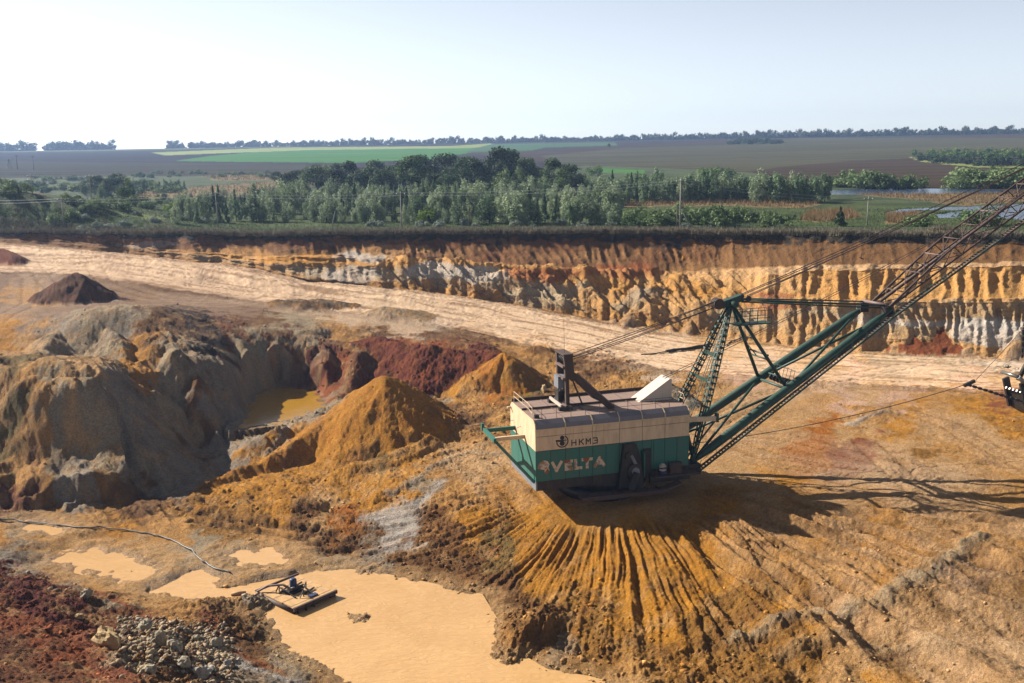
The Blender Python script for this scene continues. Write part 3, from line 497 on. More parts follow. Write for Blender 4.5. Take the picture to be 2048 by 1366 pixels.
# albedo mottling
bro = np.ones(Rg.shape+(3,))*SOIL['brown']; cre = np.ones(Rg.shape+(3,))*SOIL['sand']; q_ = np.clip(AMP*5, 0, 1)
COL = mix(COL, bro, np.clip(fbm(XG/3.1, YG/3.1, 5, 245)*1.6-.05, 0, .45)*q_*(fl+.5*(1-fl))); COL = mix(COL, cre, np.clip(fbm(XG/2.3, YG/2.3, 5, 251)*1.6-.1, 0, .45)*q_*fl*(own < 0))
v = 1+.18*fbm(XG/5, YG/5, 4, 240)+.28*fbm(XG/.9, YG/.9, 3, 241)*np.clip(AMP*5+.25, 0, 1)
COL = np.clip(COL*v[..., None], .012, .8)
damp = sstep(.05, .5, fbm(XG/7, YG/7, 4, 243))*np.clip(AMP*4, 0, 1)*fl
COL = mix(COL, COL*np.array([.55, .5, .45]), damp*.5)
# shores
WATERS = [(-42.0, [(276,1192),(292,1165),(350,1148),(410,1130),(450,1148),(520,1150),(600,1143),(680,1135),(760,1145),(860,1165),(965,1188),(1000,1245),(1030,1300),(1095,1338),(1180,1352),(1300,1385),(1300,1600),(760,1600),(690,1366),(600,1315),(560,1290),(540,1250),(528,1225),(500,1212),(420,1208),(340,1208)]),
          (-39.35, [(470,860),(500,790),(560,770),(640,780),(660,815),(560,850)]),
          (-41.86, [(80,1128),(125,1100),(200,1092),(270,1108),(330,1130),(320,1150),(288,1162),(240,1168),(170,1152)]),
          (-41.55, [(30,1040),(90,1035),(150,1060),(110,1075),(50,1065)]),
          (-41.75, [(428,1112),(450,1098),(550,1094),(590,1110),(570,1132),(520,1138),(460,1130)])]
wet = np.zeros(Rg.shape)
for wi, (wz, poly) in enumerate(WATERS):
    pw = [at(a, b, wz) for a, b in poly]
    m = inpoly(XG, YG, pw)
    xs = [p[0] for p in pw]; ys = [p[1] for p in pw]
    sel = (XG > min(xs)-6) & (XG < max(xs)+6) & (YG > min(ys)-6) & (YG < max(ys)+6)
    d_, _v = segdist(XG[sel], YG[sel], [(p[0], p[1], 0) for p in pw+pw[:1]]); d_ = np.where(m[sel], -d_, d_)
    nz_ = fbm(XG[sel]/1.8, YG[sel]/1.8, 4, 260+wi)
    floor_ = wz+.06+np.clip(d_, -1, 4)*.10+nz_*.16
    sh_ = wz+np.clip(d_+.9+nz_*3.0, -3, 3)*.13
    if wi == 1: w_ = 1-sstep(-.5, 1.5, d_); Zg[sel] = np.where(d_ < -1.5, np.minimum(Zg[sel], wz-.2), np.where(d_ < 1.5, np.maximum(Zg[sel], sh_)*(1-w_)+sh_*w_, Zg[sel]))
    elif wi: w_ = 1-sstep(.6, 3.2, d_); Zg[sel] = Zg[sel]*(1-w_)+sh_*w_
    else: sh_ = sh_-.10; w_ = sstep(-1.6, -.4, d_)*(1-sstep(2.0, 3.5, d_)); Zg[sel] = Zg[sel]+w_*np.maximum(sh_-Zg[sel], 0); Zg[sel] = np.where((d_ < -.9+nz_*1.2) & (own[sel] < 0), np.minimum(Zg[sel], wz-.15), Zg[sel])
    if wi != 1:
        sd_ = np.full(Rg.shape, 99.); sd_[sel] = d_; nn_ = fbm(XG/1.5, YG/1.5, 3, 270+wi)*1.6; COL = mix(COL, COL*.25+.75*SOIL['sand']*np.array([.92, .95, 1.0]), (1-sstep(.4, 3.4 if wi else 2.6, sd_+nn_))*(1-sstep(.3, .9, Zg-wz))*.85)
    wet = np.maximum(wet, m*(1-sstep(.0, .45, Zg-wz)))
COL = mix(COL, COL*.55+.25*SOIL['mud'], wet*.55)
print('displaced', time.time()-T0)
# ------------------------------------------------------------------ materials
def new_mat(name):
    m = bpy.data.materials.new(name); m.use_nodes = True; n = m.node_tree
    b = n.nodes['Principled BSDF']; return m, n, b
def node(n, t, **kw):
    k = n.nodes.new(t)
    for a, v in kw.items():
        if hasattr(k, a): setattr(k, a, v)
        else: k.inputs[a].default_value = v
    return k
def soil_mat(name, bumps=((1.8, .45), (6.0, .34), (20, .14)), rough=.93, wetattr=True, grainy=.5):
    m, n, b = new_mat(name); L = n.links.new
    at_ = node(n, 'ShaderNodeAttribute'); at_.attribute_name = 'Col'
    geo = node(n, 'ShaderNodeNewGeometry')
    n1 = node(n, 'ShaderNodeTexNoise', Scale=3.2, Detail=8.0, Roughness=.68); L(geo.outputs['Position'], n1.inputs['Vector'])
    mr = node(n, 'ShaderNodeMapRange'); mr.inputs[1].default_value = .3; mr.inputs[2].default_value = .7; mr.inputs[3].default_value = 1-grainy*.75; mr.inputs[4].default_value = 1+grainy*.45
    L(n1.outputs[0], mr.inputs[0])
    mx = node(n, 'ShaderNodeMix'); mx.data_type = 'RGBA'; mx.blend_type = 'MULTIPLY'; mx.inputs[0].default_value = 1
    L(at_.outputs['Color'], mx.inputs[6]); L(mr.outputs[0], mx.inputs[7]); L(mx.outputs[2], b.inputs['Base Color'])
    n2 = node(n, 'ShaderNodeTexNoise', Scale=11.0, Detail=4.0, Roughness=.7); L(geo.outputs['Position'], n2.inputs['Vector'])
    mr2 = node(n, 'ShaderNodeMapRange'); mr2.inputs[1].default_value = .35; mr2.inputs[2].default_value = .65; mr2.inputs[3].default_value = 1-grainy*.7; mr2.inputs[4].default_value = 1+grainy*.4; L(n2.outputs[0], mr2.inputs[0])
    mx2 = node(n, 'ShaderNodeMix'); mx2.data_type = 'RGBA'; mx2.blend_type = 'MULTIPLY'; mx2.inputs[0].default_value = 1; L(mx.outputs[2], mx2.inputs[6]); L(mr2.outputs[0], mx2.inputs[7]); L(mx2.outputs[2], b.inputs['Base Color'])
    b.inputs['Roughness'].default_value = rough; b.inputs['Specular IOR Level'].default_value = .12
    if wetattr:
        wa = node(n, 'ShaderNodeAttribute'); wa.attribute_name = 'Wet'
        r2 = node(n, 'ShaderNodeMapRange'); r2.inputs[3].default_value = rough; r2.inputs[4].default_value = .42
        L(wa.outputs['Fac'], r2.inputs[0]); L(r2.outputs[0], b.inputs['Roughness'])
    prev = None
    for sc, ds in bumps:
        t = node(n, 'ShaderNodeTexNoise', Scale=sc, Detail=6.0, Roughness=.6); L(geo.outputs['Position'], t.inputs['Vector'])
        bp = node(n, 'ShaderNodeBump', Strength=.9, Distance=ds); L(t.outputs[0], bp.inputs['Height'])
        if prev: L(prev.outputs[0], bp.inputs['Normal'])
        prev = bp
    L(prev.outputs[0], b.inputs['Normal'])
    return m
M_soil = soil_mat('soil'); M_face = soil_mat('quarry_face_soil', ((1.2, .5), (4.0, .25)), grainy=.45)
M_road = soil_mat('road_dust', ((1.0, .12), (4, .05)), grainy=.22)
M_grassland = soil_mat('grassland', ((1.2, .6), (.25, .8)), wetattr=False, grainy=.9)
def field_mat():
    m, n, b = new_mat('field_soil'); L = n.links.new
    at_ = node(n, 'ShaderNodeAttribute'); at_.attribute_name = 'Col'; geo = node(n, 'ShaderNodeNewGeometry')
    mp = node(n, 'ShaderNodeMapping'); mp.inputs['Rotation'].default_value = (0, 0, math.radians(-14)); mp.inputs['Scale'].default_value = (.004, .06, .1)
    L(geo.outputs['Position'], mp.inputs[0])
    n1 = node(n, 'ShaderNodeTexNoise', Scale=1.0, Detail=5.0, Roughness=.6); L(mp.outputs[0], n1.inputs['Vector'])
    mr = node(n, 'ShaderNodeMapRange'); mr.inputs[1].default_value = .35; mr.inputs[2].default_value = .65; mr.inputs[3].default_value = .72; mr.inputs[4].default_value = 1.3
    L(n1.outputs[0], mr.inputs[0])
    mx = node(n, 'ShaderNodeMix'); mx.data_type = 'RGBA'; mx.blend_type = 'MULTIPLY'; mx.inputs[0].default_value = 1
    L(at_.outputs['Color'], mx.inputs[6]); L(mr.outputs[0], mx.inputs[7]); L(mx.outputs[2], b.inputs['Base Color'])
    b.inputs['Roughness'].default_value = 1; b.inputs['Specular IOR Level'].default_value = 0
    return m
M_field = field_mat()
# ------------------------------------------------------------------ terrain sheets into objects that share one surface
def vnormals(X, Y, Z):
    P_ = np.stack([X, Y, Z], -1); du = np.gradient(P_, axis=1); dv = np.gradient(P_, axis=0)
    n = np.cross(du, dv); n /= np.linalg.norm(n, axis=-1, keepdims=True)+1e-12; n *= np.where(n[..., 2:3] < 0, -1, 1); return n
def sheet(names, idx, X, Y, Z, col, wetv, mats):
    """idx: object index per face (rows-1, cols-1)"""
    R_, C_ = X.shape; vid = np.arange(R_*C_).reshape(R_, C_)
    quads = np.stack([vid[:-1, :-1], vid[:-1, 1:], vid[1:, 1:], vid[1:, :-1]], -1)
    V = np.stack([X, Y, Z], -1).reshape(-1, 3); Nn = vnormals(X, Y, Z).reshape(-1, 3)
    cc = col.reshape(-1, 3); ww = None if wetv is None else wetv.ravel(); out = []
    for k, nm in enumerate(names):
        q = quads[idx == k]
        if len(q) == 0: out.append(None); continue
        used, inv = np.unique(q, return_inverse=True); q = inv.reshape(-1, 4)
        me = bpy.data.meshes.new(nm); me.vertices.add(len(used)); me.vertices.foreach_set('co', V[used].ravel().astype(np.float32))
        me.loops.add(q.size); me.loops.foreach_set('vertex_index', q.ravel().astype(np.int32))
        me.polygons.add(len(q)); me.polygons.foreach_set('loop_start', (np.arange(len(q))*4).astype(np.int32))
        me.update(calc_edges=True)
        me.polygons.foreach_set('use_smooth', np.ones(len(q), bool))
        ca = me.color_attributes.new('Col', 'FLOAT_COLOR', 'POINT'); c4 = np.ones((len(used), 4), np.float32); c4[:, :3] = cc[used]
        ca.data.foreach_set('color', c4.ravel())
        if ww is not None:
            wa = me.attributes.new('Wet', 'FLOAT', 'POINT'); wa.data.foreach_set('value', ww[used].astype(np.float32))
        me.normals_split_custom_set_from_vertices(Nn[used].tolist()) if len(used) < 60000 and nm != 'ground' else None
        me.materials.append(mats[k]); o = bpy.data.objects.new(nm, me); C.objects.link(o); out.append(o)
    return out
def tag(o, label=None, cat=None, group=None, kind=None):
    if label: o['label'] = label
    if cat: o['category'] = cat
    if group: o['group'] = group
    if kind: o['kind'] = kind
    return o
XG = Rg*np.sin(PHg); YG = Rg*np.cos(PHg)
fc = lambda a: a[:-1, :-1]
HB = len(HEAPS)
names = ['ground', 'haul_road', 'quarry_face', 'grassy_ledge', 'spoil_mound']+[h[0] for h in HEAPS]
idx = np.zeros((NR0+NR1-1, NPH-1), int)
idx[NR0-6:] = 2; idx[NR0+NR1-31:] = 3
rmask = np.zeros(Rg.shape, bool); rmask[:NR0] = (rd_d < 13.5) & (Rg[:NR0] > 140); rmask[NR0-6:] = False
idx[fc(rmask)] = 1
mm = lm > .5; mm = fc(mm) & (idx == 0); idx[mm] = 4
ow = fc(own); idx[ow >= 0] = ow[ow >= 0]+5
mats = [M_soil, M_road, M_face, M_grassland, M_soil]+[M_soil]*HB
obs = sheet(names, idx, XG, YG, Zg, COL, wet, mats)
for k, o in enumerate(obs):
    if o is None: print('EMPTY', names[k]); continue
    if k < 5: tag(o, kind='structure')
    else: tag(o, HEAPS[k-5][4], 'mud mound' if 'mud' in names[k] else 'soil heap', 'soil heaps in the quarry')
# far country colours, drawn as field outlines on the ground
FCOL = {'plough': srgb(70,60,50), 'plough2': srgb(72,68,56), 'green': srgb(78,118,62), 'palegreen': srgb(138,150,96), 'bluegreen': srgb(78,104,74), 'violet': srgb(62,56,54), 'flat': srgb(84,98,50),
        'reed': srgb(148,122,82), 'darkgrass': srgb(62,76,40), 'stubble': srgb(80,78,60), 'brownhill': srgb(120,96,62), 'yellowgrass': srgb(140,150,84)}
ZON = [ # (colour, outline in the photo)
 ('violet', [(-700,296),(0,305),(350,300),(700,290),(1024,278),(1600,262),(2048,262),(2800,255),(2800,420),(1900,400),(1600,350),(1200,330),(900,345),(600,345),(300,350),(-700,345)]),
 ('plough2', [(-700,325),(0,322),(250,325),(600,328),(800,340),(400,352),(-700,352)]),
 ('green', [(350,322),(420,312),(560,300),(760,298),(960,290),(940,306),(860,318),(700,326),(500,324)]),
 ('palegreen', [(300,305),(560,295),(900,292),(980,287),(1000,292),(940,296),(620,300),(330,311)]),
 ('palegreen', [(700,278.5),(1100,277),(1420,272.5),(1440,274),(1200,280),(1000,285),(760,285)]),
 ('bluegreen', [(940,300),(985,288),(1230,285),(1235,291),(1090,295),(1060,302),(930,305)]),
 ('plough', [(930,306),(1100,300),(1250,292),(1450,282),(2048,270),(2800,262),(2800,420),(1900,385),(1620,365),(1500,345),(1300,335),(1100,325)]),
 ('stubble', [(1080,312),(1250,296),(1450,290),(1600,276),(2048,276),(2600,280),(2600,300),(1900,312),(1700,322),(1560,334),(1500,343),(1300,336),(1130,330)]),
 ('plough', [(1560,336),(1800,318),(2048,306),(2700,300),(2700,420),(1900,395),(1650,372)]),
 ('green', [(1200,336),(1290,340),(1290,347),(1190,345)]),
 ('yellowgrass', [(1815,312),(1840,318),(1960,331),(2100,333),(2100,336),(1960,335),(1850,325)]),
 ('reed', [(230,388),(420,372),(560,362),(640,366),(560,392),(430,396),(280,398)]),
 ('reed', [(400,352),(560,346),(620,352),(560,360),(440,362)]),
 ('reed', [(1250,405),(1430,398),(1560,400),(1640,408),(1600,418),(1450,412),(1260,414)]),
 ('reed', [(1700,390),(2048,388),(2100,395),(2048,405),(1930,412),(1800,398)]),
 ('reed', [(1620,425),(1700,421),(1720,436),(1650,445),(1600,440)]),('reed', [(1770,430),(1840,428),(1850,445),(1780,448)]),
 ('brownhill', [(-300,360),(0,378),(90,398),(180,410),(200,420),(120,425),(0,412),(-300,400)]),
 ('yellowgrass', [(0,426),(250,425),(340,436),(200,447),(0,446)]),
]
LAKES = [[(1655,381),(1700,378),(1900,377),(2010,380),(2000,386),(1900,388),(1760,390),(1660,389)],
         [(1590,428),(1640,426),(1660,431),(1620,436),(1600,436)],
         [(1770,425),(1800,418),(1900,414),(2060,408),(2300,405),(2300,436),(2048,440),(1960,434),(1880,437),(1870,428),(1930,421),(1850,420),(1810,428),(1780,432)]]
CF = np.ones(XF.shape+(3,))*np.array(FCOL['flat'])
g1 = fbm(XF/16, YF/16, 4, 300); g2 = fbm(XF/5, YF/5, 4, 305)
CF = mix(CF, np.ones(XF.shape+(3,))*np.array(FCOL['darkgrass']), .4+g1*2); CF = mix(CF, np.ones(XF.shape+(3,))*np.array(FCOL['stubble']), (g2-.1)*1.6)
def far_hit(px, py):
    d = ray(px, py); a = math.atan2(d[0], d[1]); s = d[2]/math.hypot(d[0], d[1])
    r = np.linspace(222, 2600, 3000); z = far_z(r*math.sin(a), r*math.cos(a)); ok = np.nonzero(z >= s*r)[0]
    rr = r[ok[0]] if len(ok) else 2090
    return (rr*math.sin(a), rr*math.cos(a), -20.)
jx = fbm(XF/25, YF/25, 3, 310)*5; 
fieldmask = np.zeros(XF.shape, bool)
for i, (nm, poly) in enumerate(ZON):
    pw = [far_hit(*c) for c in poly]
    w_ = 1.5 if nm in ('reed', 'brownhill', 'yellowgrass') else .15
    m = inpoly(XF+jx*w_, YF+jx*w_, pw)
    c = np.array(FCOL[nm])*(1+.12*g1[m])[:, None]
    if nm in ('reed', 'brownhill', 'yellowgrass'): k = np.clip(.75+g2[m]*1.5, 0, 1)[:, None]; CF[m] = CF[m]*(1-k)+c*k
    else: CF[m] = c; fieldmask |= m
k = np.zeros(CF.shape[0]); k[:6] = np.linspace(1, 0, 6)
CF = CF*(1-k[:, None, None])+COL[-1][None]*k[:, None, None]
for poly in LAKES:
    pw = [at(a, b, -20.0) for a, b in poly]; m = inpoly(XF, YF, pw); xs = [p[0] for p in pw]; ys = [p[1] for p in pw]
    nb = (XF > min(xs)-30) & (XF < max(xs)+30) & (YF > min(ys)-60) & (YF < max(ys)+60)
    ZF = np.where(m, -20.6, np.where(nb, np.maximum(ZF, -19.97), ZF))
fo = sheet(['grassland', 'field'], (fc(fieldmask) & fc(Rfar > 330)).astype(int), XF, YF, ZF, CF, None, [M_grassland, M_field])
for o in fo: tag(o, kind='structure')
print('terrain built', time.time()-T0)
# ------------------------------------------------------------------ waters
def water_mat(name, col, rough, bump, scale=(.5, .5), spec=.5):
    m, n, b = new_mat(name); L = n.links.new
    geo = node(n, 'ShaderNodeNewGeometry'); n0 = node(n, 'ShaderNodeTexNoise', Scale=.13, Detail=5.0, Roughness=.6, Distortion=1.2); L(geo.outputs['Position'], n0.inputs['Vector'])
    cr = node(n, 'ShaderNodeMix'); cr.data_type = 'RGBA'; cr.inputs[6].default_value = (col[0]*.80, col[1]*.76, col[2]*.66, 1); cr.inputs[7].default_value = (*[min(1, c*1.12) for c in col], 1)
    L(n0.outputs[0], cr.inputs[0]); L(cr.outputs[2], b.inputs['Base Color'])
    b.inputs['Roughness'].default_value = rough; b.inputs['Specular IOR Level'].default_value = spec
    mp = node(n, 'ShaderNodeMapping'); mp.inputs['Rotation'].default_value = (0, 0, .5); mp.inputs['Scale'].default_value = (scale[0], scale[1], 1); L(geo.outputs['Position'], mp.inputs[0])
    t = node(n, 'ShaderNodeTexNoise', Scale=1.0, Detail=4.0, Roughness=.55, Distortion=1.5); L(mp.outputs[0], t.inputs['Vector'])
    bp = node(n, 'ShaderNodeBump', Strength=bump, Distance=.25); L(t.outputs[0], bp.inputs['Height']); L(bp.outputs[0], b.inputs['Normal'])
    return m
MUDC = srgb(214,170,114)
M_pond = water_mat('muddy_water', MUDC, .26, .4, (.7, 2.0), .45); M_pool = water_mat('yellow_pool_water', srgb(176,132,44), .12, .1, (.5, .9))
M_lake = water_mat('lake_water', srgb(60,80,110), .12, .5, (.5, 1.0))
def flat_poly(name, pts, z, mat):
    me = bpy.data.meshes.new(name); me.from_pydata([(p[0], p[1], z) for p in pts], [], [list(range(len(pts)))]); me.materials.append(mat)
    if me.polygons[0].normal.z < 0: me.flip_normals()
    o = bpy.data.objects.new(name, me); C.objects.link(o); return o
for i, (wz, poly) in enumerate(WATERS):
    o = flat_poly('pond_water' if i != 1 else 'pool_water', [at(a, b, wz) for a, b in poly], wz, M_pool if i == 1 else M_pond); tag(o, kind='structure')
for poly in LAKES:
    pw = []
    n_ = len(poly)
    for i in range(n_):
        a, b = poly[i], poly[(i+1) % n_]
        for t in np.linspace(0, 1, 8, endpoint=False):
            pw.append(at(a[0]+(b[0]-a[0])*t, a[1]+(b[1]-a[1])*t, -20.0))
    pw = [(p[0]+2*gn(np.array([p[0]/6]), np.array([p[1]/6]), 7)[0], p[1]+3*gn(np.array([p[0]/6]), np.array([p[1]/9]), 8)[0]) for p in pw]
    tag(flat_poly('lake_water', pw, -20.0, M_lake), kind='structure')
# ------------------------------------------------------------------ mesh builder
class MB:
    def __init__(s): s.v = []; s.f = []; s.sm = []
    def add(s, vs, fs, smooth=False):
        k = len(s.v); s.v += [tuple(map(float, p)) for p in vs]; s.f += [[i+k for i in f] for f in fs]; s.sm += [smooth]*len(fs); return s
    def box(s, a, b):
        x0, y0, z0 = [min(p, q) for p, q in zip(a, b)]; x1, y1, z1 = [max(p, q) for p, q in zip(a, b)]
        return s.add([(x0,y0,z0),(x1,y0,z0),(x1,y1,z0),(x0,y1,z0),(x0,y0,z1),(x1,y0,z1),(x1,y1,z1),(x0,y1,z1)], [(0,3,2,1),(4,5,6,7),(0,1,5,4),(1,2,6,5),(2,3,7,6),(3,0,4,7)])
    def bar(s, p, q, w=.1, h=None, upv=(0, 0, 1)):
        h = h or w; p = Vector(p); q = Vector(q); d = (q-p).normalized(); u_ = Vector(upv)
        if abs(d.dot(u_)) > .98: u_ = Vector((1, 0, 0))
        a = d.cross(u_).normalized()*(w/2); b = a.normalized().cross(d).normalized()*(h/2)
        return s.add([p-a-b, p+a-b, p+a+b, p-a+b, q-a-b, q+a-b, q+a+b, q-a+b], [(0,3,2,1),(4,5,6,7),(0,1,5,4),(1,2,6,5),(2,3,7,6),(3,0,4,7)])
    def tube(s, pts, r, n=8, cap=True):
        pts = [Vector(p) for p in pts]; rs_ = r if isinstance(r, (list, tuple)) else [r]*len(pts); rings = []; ref = Vector((0, 0, 1)); vs = []
        for i, p in enumerate(pts):
            d = (pts[min(i+1, len(pts)-1)]-pts[max(i-1, 0)]).normalized()
            if abs(d.dot(ref)) > .97: ref = Vector((1, 0, 0))
            a = d.cross(ref).normalized(); b = a.cross(d)
            vs += [p+(a*math.cos(2*math.pi*k/n)+b*math.sin(2*math.pi*k/n))*rs_[i] for k in range(n)]
        fs = [(i*n+k, i*n+(k+1) % n, (i+1)*n+(k+1) % n, (i+1)*n+k) for i in range(len(pts)-1) for k in range(n)]
        s.add(vs, fs, n > 5)
        if cap: k0 = len(s.v)-len(vs); s.add([], []); s.f += [[k0+k for k in range(n)][::-1], [k0+(len(pts)-1)*n+k for k in range(n)]]; s.sm += [False, False]
        return s
    def prism(s, poly, axis_from, axis_to, mapf):
        n = len(poly); s.add([mapf(a, b, axis_from) for a, b in poly]+[mapf(a, b, axis_to) for a, b in poly], [list(range(n))[::-1], [n+i for i in range(n)]]+[(i, (i+1) % n, n+(i+1) % n, n+i) for i in range(n)]); return s
    def build(s, name, mat, parent=None, kind=None):
        me = bpy.data.meshes.new(name); me.from_pydata(s.v, [], s.f); me.materials.append(mat)
        me.polygons.foreach_set('use_smooth', s.sm); me.update()
        import bmesh
        bm = bmesh.new(); bm.from_mesh(me); bmesh.ops.recalc_face_normals(bm, faces=bm.faces); bm.to_mesh(me); bm.free()
        o = bpy.data.objects.new(name, me); C.objects.link(o)
        if parent: o.parent = parent
        if kind: o['kind'] = kind
        return o
def empty(name, loc, rz=0):
    o = bpy.data.objects.new(name, None); o.empty_display_size = .5; C.objects.link(o); o.location = loc; o.rotation_euler = (0, 0, rz); return o
def paint(name, col, rust=.3, rough=.55, metal=0, streak=1, dirt=(.09, .06, .035)):
    m, n, b = new_mat(name); L = n.links.new; geo = node(n, 'ShaderNodeTexCoord')
    mp = node(n, 'ShaderNodeMapping'); mp.inputs['Scale'].default_value = (1.2, 1.2, .35 if streak else 1.2); L(geo.outputs['Object'], mp.inputs[0])
    t = node(n, 'ShaderNodeTexNoise', Scale=1.3, Detail=8.0, Roughness=.65); L(mp.outputs[0], t.inputs['Vector'])
    r = node(n, 'ShaderNodeMapRange'); r.inputs[1].default_value = .45; r.inputs[2].default_value = .75; r.inputs[3].default_value = 0; r.inputs[4].default_value = rust; L(t.outputs[0], r.inputs[0])
    t2 = node(n, 'ShaderNodeTexNoise', Scale=7.0, Detail=5.0, Roughness=.6); L(geo.outputs['Object'], t2.inputs['Vector'])
    r2 = node(n, 'ShaderNodeMapRange'); r2.inputs[1].default_value = .66; r2.inputs[2].default_value = .72; r2.inputs[3].default_value = 0; r2.inputs[4].default_value = min(1, rust*2); L(t2.outputs[0], r2.inputs[0])
    mx = node(n, 'ShaderNodeMix'); mx.data_type = 'RGBA'; mx.inputs[6].default_value = (*col, 1); mx.inputs[7].default_value = (*dirt, 1); L(r.outputs[0], mx.inputs[0])
    if streak:
        mp3 = node(n, 'ShaderNodeMapping'); mp3.inputs['Scale'].default_value = (5, 5, .22); L(geo.outputs['Object'], mp3.inputs[0]); t3 = node(n, 'ShaderNodeTexNoise', Scale=1.0, Detail=5.0, Roughness=.6); L(mp3.outputs[0], t3.inputs['Vector'])
        r3 = node(n, 'ShaderNodeMapRange'); r3.inputs[1].default_value = .54; r3.inputs[2].default_value = .74; r3.inputs[3].default_value = 0; r3.inputs[4].default_value = rust*1.1; L(t3.outputs[0], r3.inputs[0])
        mad = node(n, 'ShaderNodeMath'); mad.operation = 'MAXIMUM'; L(r.outputs[0], mad.inputs[0]); L(r3.outputs[0], mad.inputs[1]); L(mad.outputs[0], mx.inputs[0])
    mx2 = node(n, 'ShaderNodeMix'); mx2.data_type = 'RGBA'; mx2.inputs[7].default_value = (.10, .035, .015, 1); L(mx.outputs[2], mx2.inputs[6]); L(r2.outputs[0], mx2.inputs[0])
    L(mx2.outputs[2], b.inputs['Base Color']); b.inputs['Roughness'].default_value = rough; b.inputs['Metallic'].default_value = metal; b.inputs['Specular IOR Level'].default_value = .35
    bp = node(n, 'ShaderNodeBump', Strength=.4, Distance=.03); L(t.outputs[0], bp.inputs['Height']); L(bp.outputs[0], b.inputs['Normal'])
    return m
M_cream = paint('cream_paint', srgb(230, 200, 162), .4); M_green = paint('green_paint', srgb(42, 112, 98), .5); M_mast = paint('dark_green_paint', srgb(28, 70, 58), .4)
M_roof = paint('faded_roof_paint', srgb(150, 124, 110), .4, .7, streak=0); M_bevel = paint('grey_eave_paint', srgb(120, 114, 120), .35); M_dark = paint('black_greasy_steel', srgb(34, 32, 32), .35, .5)
M_rust = paint('rust_brown_steel', srgb(78, 58, 50), .4, .7); M_pink = paint('weathered_primer', srgb(120, 98, 92), .4, .6); M_steel = paint('worn_steel', srgb(150, 145, 140), .3, .35, .7)
M_rope = paint('steel_rope', srgb(70, 54, 50), .3, .6); M_base = paint('grey_base_paint', srgb(128, 132, 140), .5); M_ink = paint('black_lettering', srgb(24, 20, 24), .1)
M_white = paint('white_paint', srgb(206, 188, 172), .15); M_peel = None
def peel():
    m, n, b = new_mat('peeling_letters'); L = n.links.new; geo = node(n, 'ShaderNodeTexCoord')
    t = node(n, 'ShaderNodeTexNoise', Scale=.95, Detail=3.0, Roughness=.5); L(geo.outputs['Object'], t.inputs['Vector'])
    c = node(n, 'ShaderNodeValToRGB'); e = c.color_ramp; e.interpolation = 'CONSTANT'; L(t.outputs[0], c.inputs[0])
    e.elements[0].position = 0; e.elements[0].color = (*srgb(150, 78, 46), 1); e.elements[1].position = .42; e.elements[1].color = (*srgb(214, 186, 150), 1)
    for p, k in ((.5, (222, 196, 164)), (.56, (176, 160, 148)), (.62, (168, 120, 70))): x = e.elements.new(p); x.color = (*srgb(*k), 1)
    L(c.outputs[0], b.inputs['Base Color']); b.inputs['Roughness'].default_value = .7; return m
M_peel = peel()
# ------------------------------------------------------------------ the walking dragline
OX, OY, OZ = 9.0, 4.7, -2.1
dr = empty('dragline_excavator', tuple(lp(OX, OY, OZ)), TH)
tag(dr, 'cream and green walking dragline excavator standing on the orange ridged pad', 'excavator')
def q3(u, v, z): return (u-OX, v-OY, z-OZ)
def B(): return MB()
def lbox(a, b): return MB().box(q3(*a), q3(*b))
HL, HW, HZ = 17.6, 9.4, 6.68
lbox((.12, .12, .1), (HL-.12, HW-.12, 6.9)).build('house_core', M_dark, dr)
# long near side, panel by panel
xs6 = [0, 3.3, 6.35, 9.4, 12.05, 14.7, HL]
def wall_panel(mat, u0, u1, z0, z1, v0=0.0, v1=.12): g = .025; return lbox((u0+g, v0, z0+g), (u1-g, v1, z1-g)).build('wall_panel', mat, dr)
for a, b in zip(xs6[:-1], xs6[1:]):
    wall_panel(M_cream, a, b, 4.36, 5.92); wall_panel(M_cream, a, b, 5.92, 6.66)
    m_ = (a+b)/2
    for c, d in ((a, m_), (m_, b)):
        if c <= 12.1 < d: wall_panel(M_green, c, 12.06, 1.02, 4.35) if c < 12.0 else None; wall_panel(M_green, 13.12, d, 1.02, 4.35); wall_panel(M_green, 12.05, 13.12, 3.4, 4.35)
        elif c < 13.1 < d: wall_panel(M_green, 13.12, d, 1.02, 4.35)
        else: wall_panel(M_green, c, d, 1.02, 4.35)
for a, b in zip(xs6[:-1], xs6[1:]): wall_panel(M_dark, a, b, 0, 1.02, .03, .14)
# rear end wall
for a, b in ((0, 3.1), (3.1, 6.3), (6.3, HW)):
    g = .025
    lbox((-.02, a+g, 1.02), (.12, b-g, 4.33)).build('wall_panel', M_green, dr); lbox((-.02, a+g, 4.38), (.12, b-g, 6.66)).build('wall_panel', M_cream, dr)
    lbox((-.02, a+g, 0.02), (.14, b-g, .98)).build('wall_panel', M_base, dr)
for uu in (-.02, HL-.1):
    g_ = MB(); g_.prism([(0.0, 6.68), (.12, 7.2), (.62, 7.58), (HW-.62, 7.58), (HW-.12, 7.2), (HW, 6.68)], uu, uu+.12, lambda a, b, c: q3(c, a, b)); g_.build('gable', M_cream, dr)
# far side and front wall
lbox((0, HW-.12, 4.36), (HL, HW, 6.66)).build('wall_panel', M_cream, dr); lbox((0, HW-.12, 0), (HL, HW, 4.34)).build('wall_panel', M_green, dr)
lbox((HL-.12, .12, 4.36), (HL, HW-.12, 6.66)).build('wall_panel', M_cream, dr); lbox((HL-.12, .12, 0), (HL, HW-.12, 4.34)).build('wall_panel', M_green, dr)
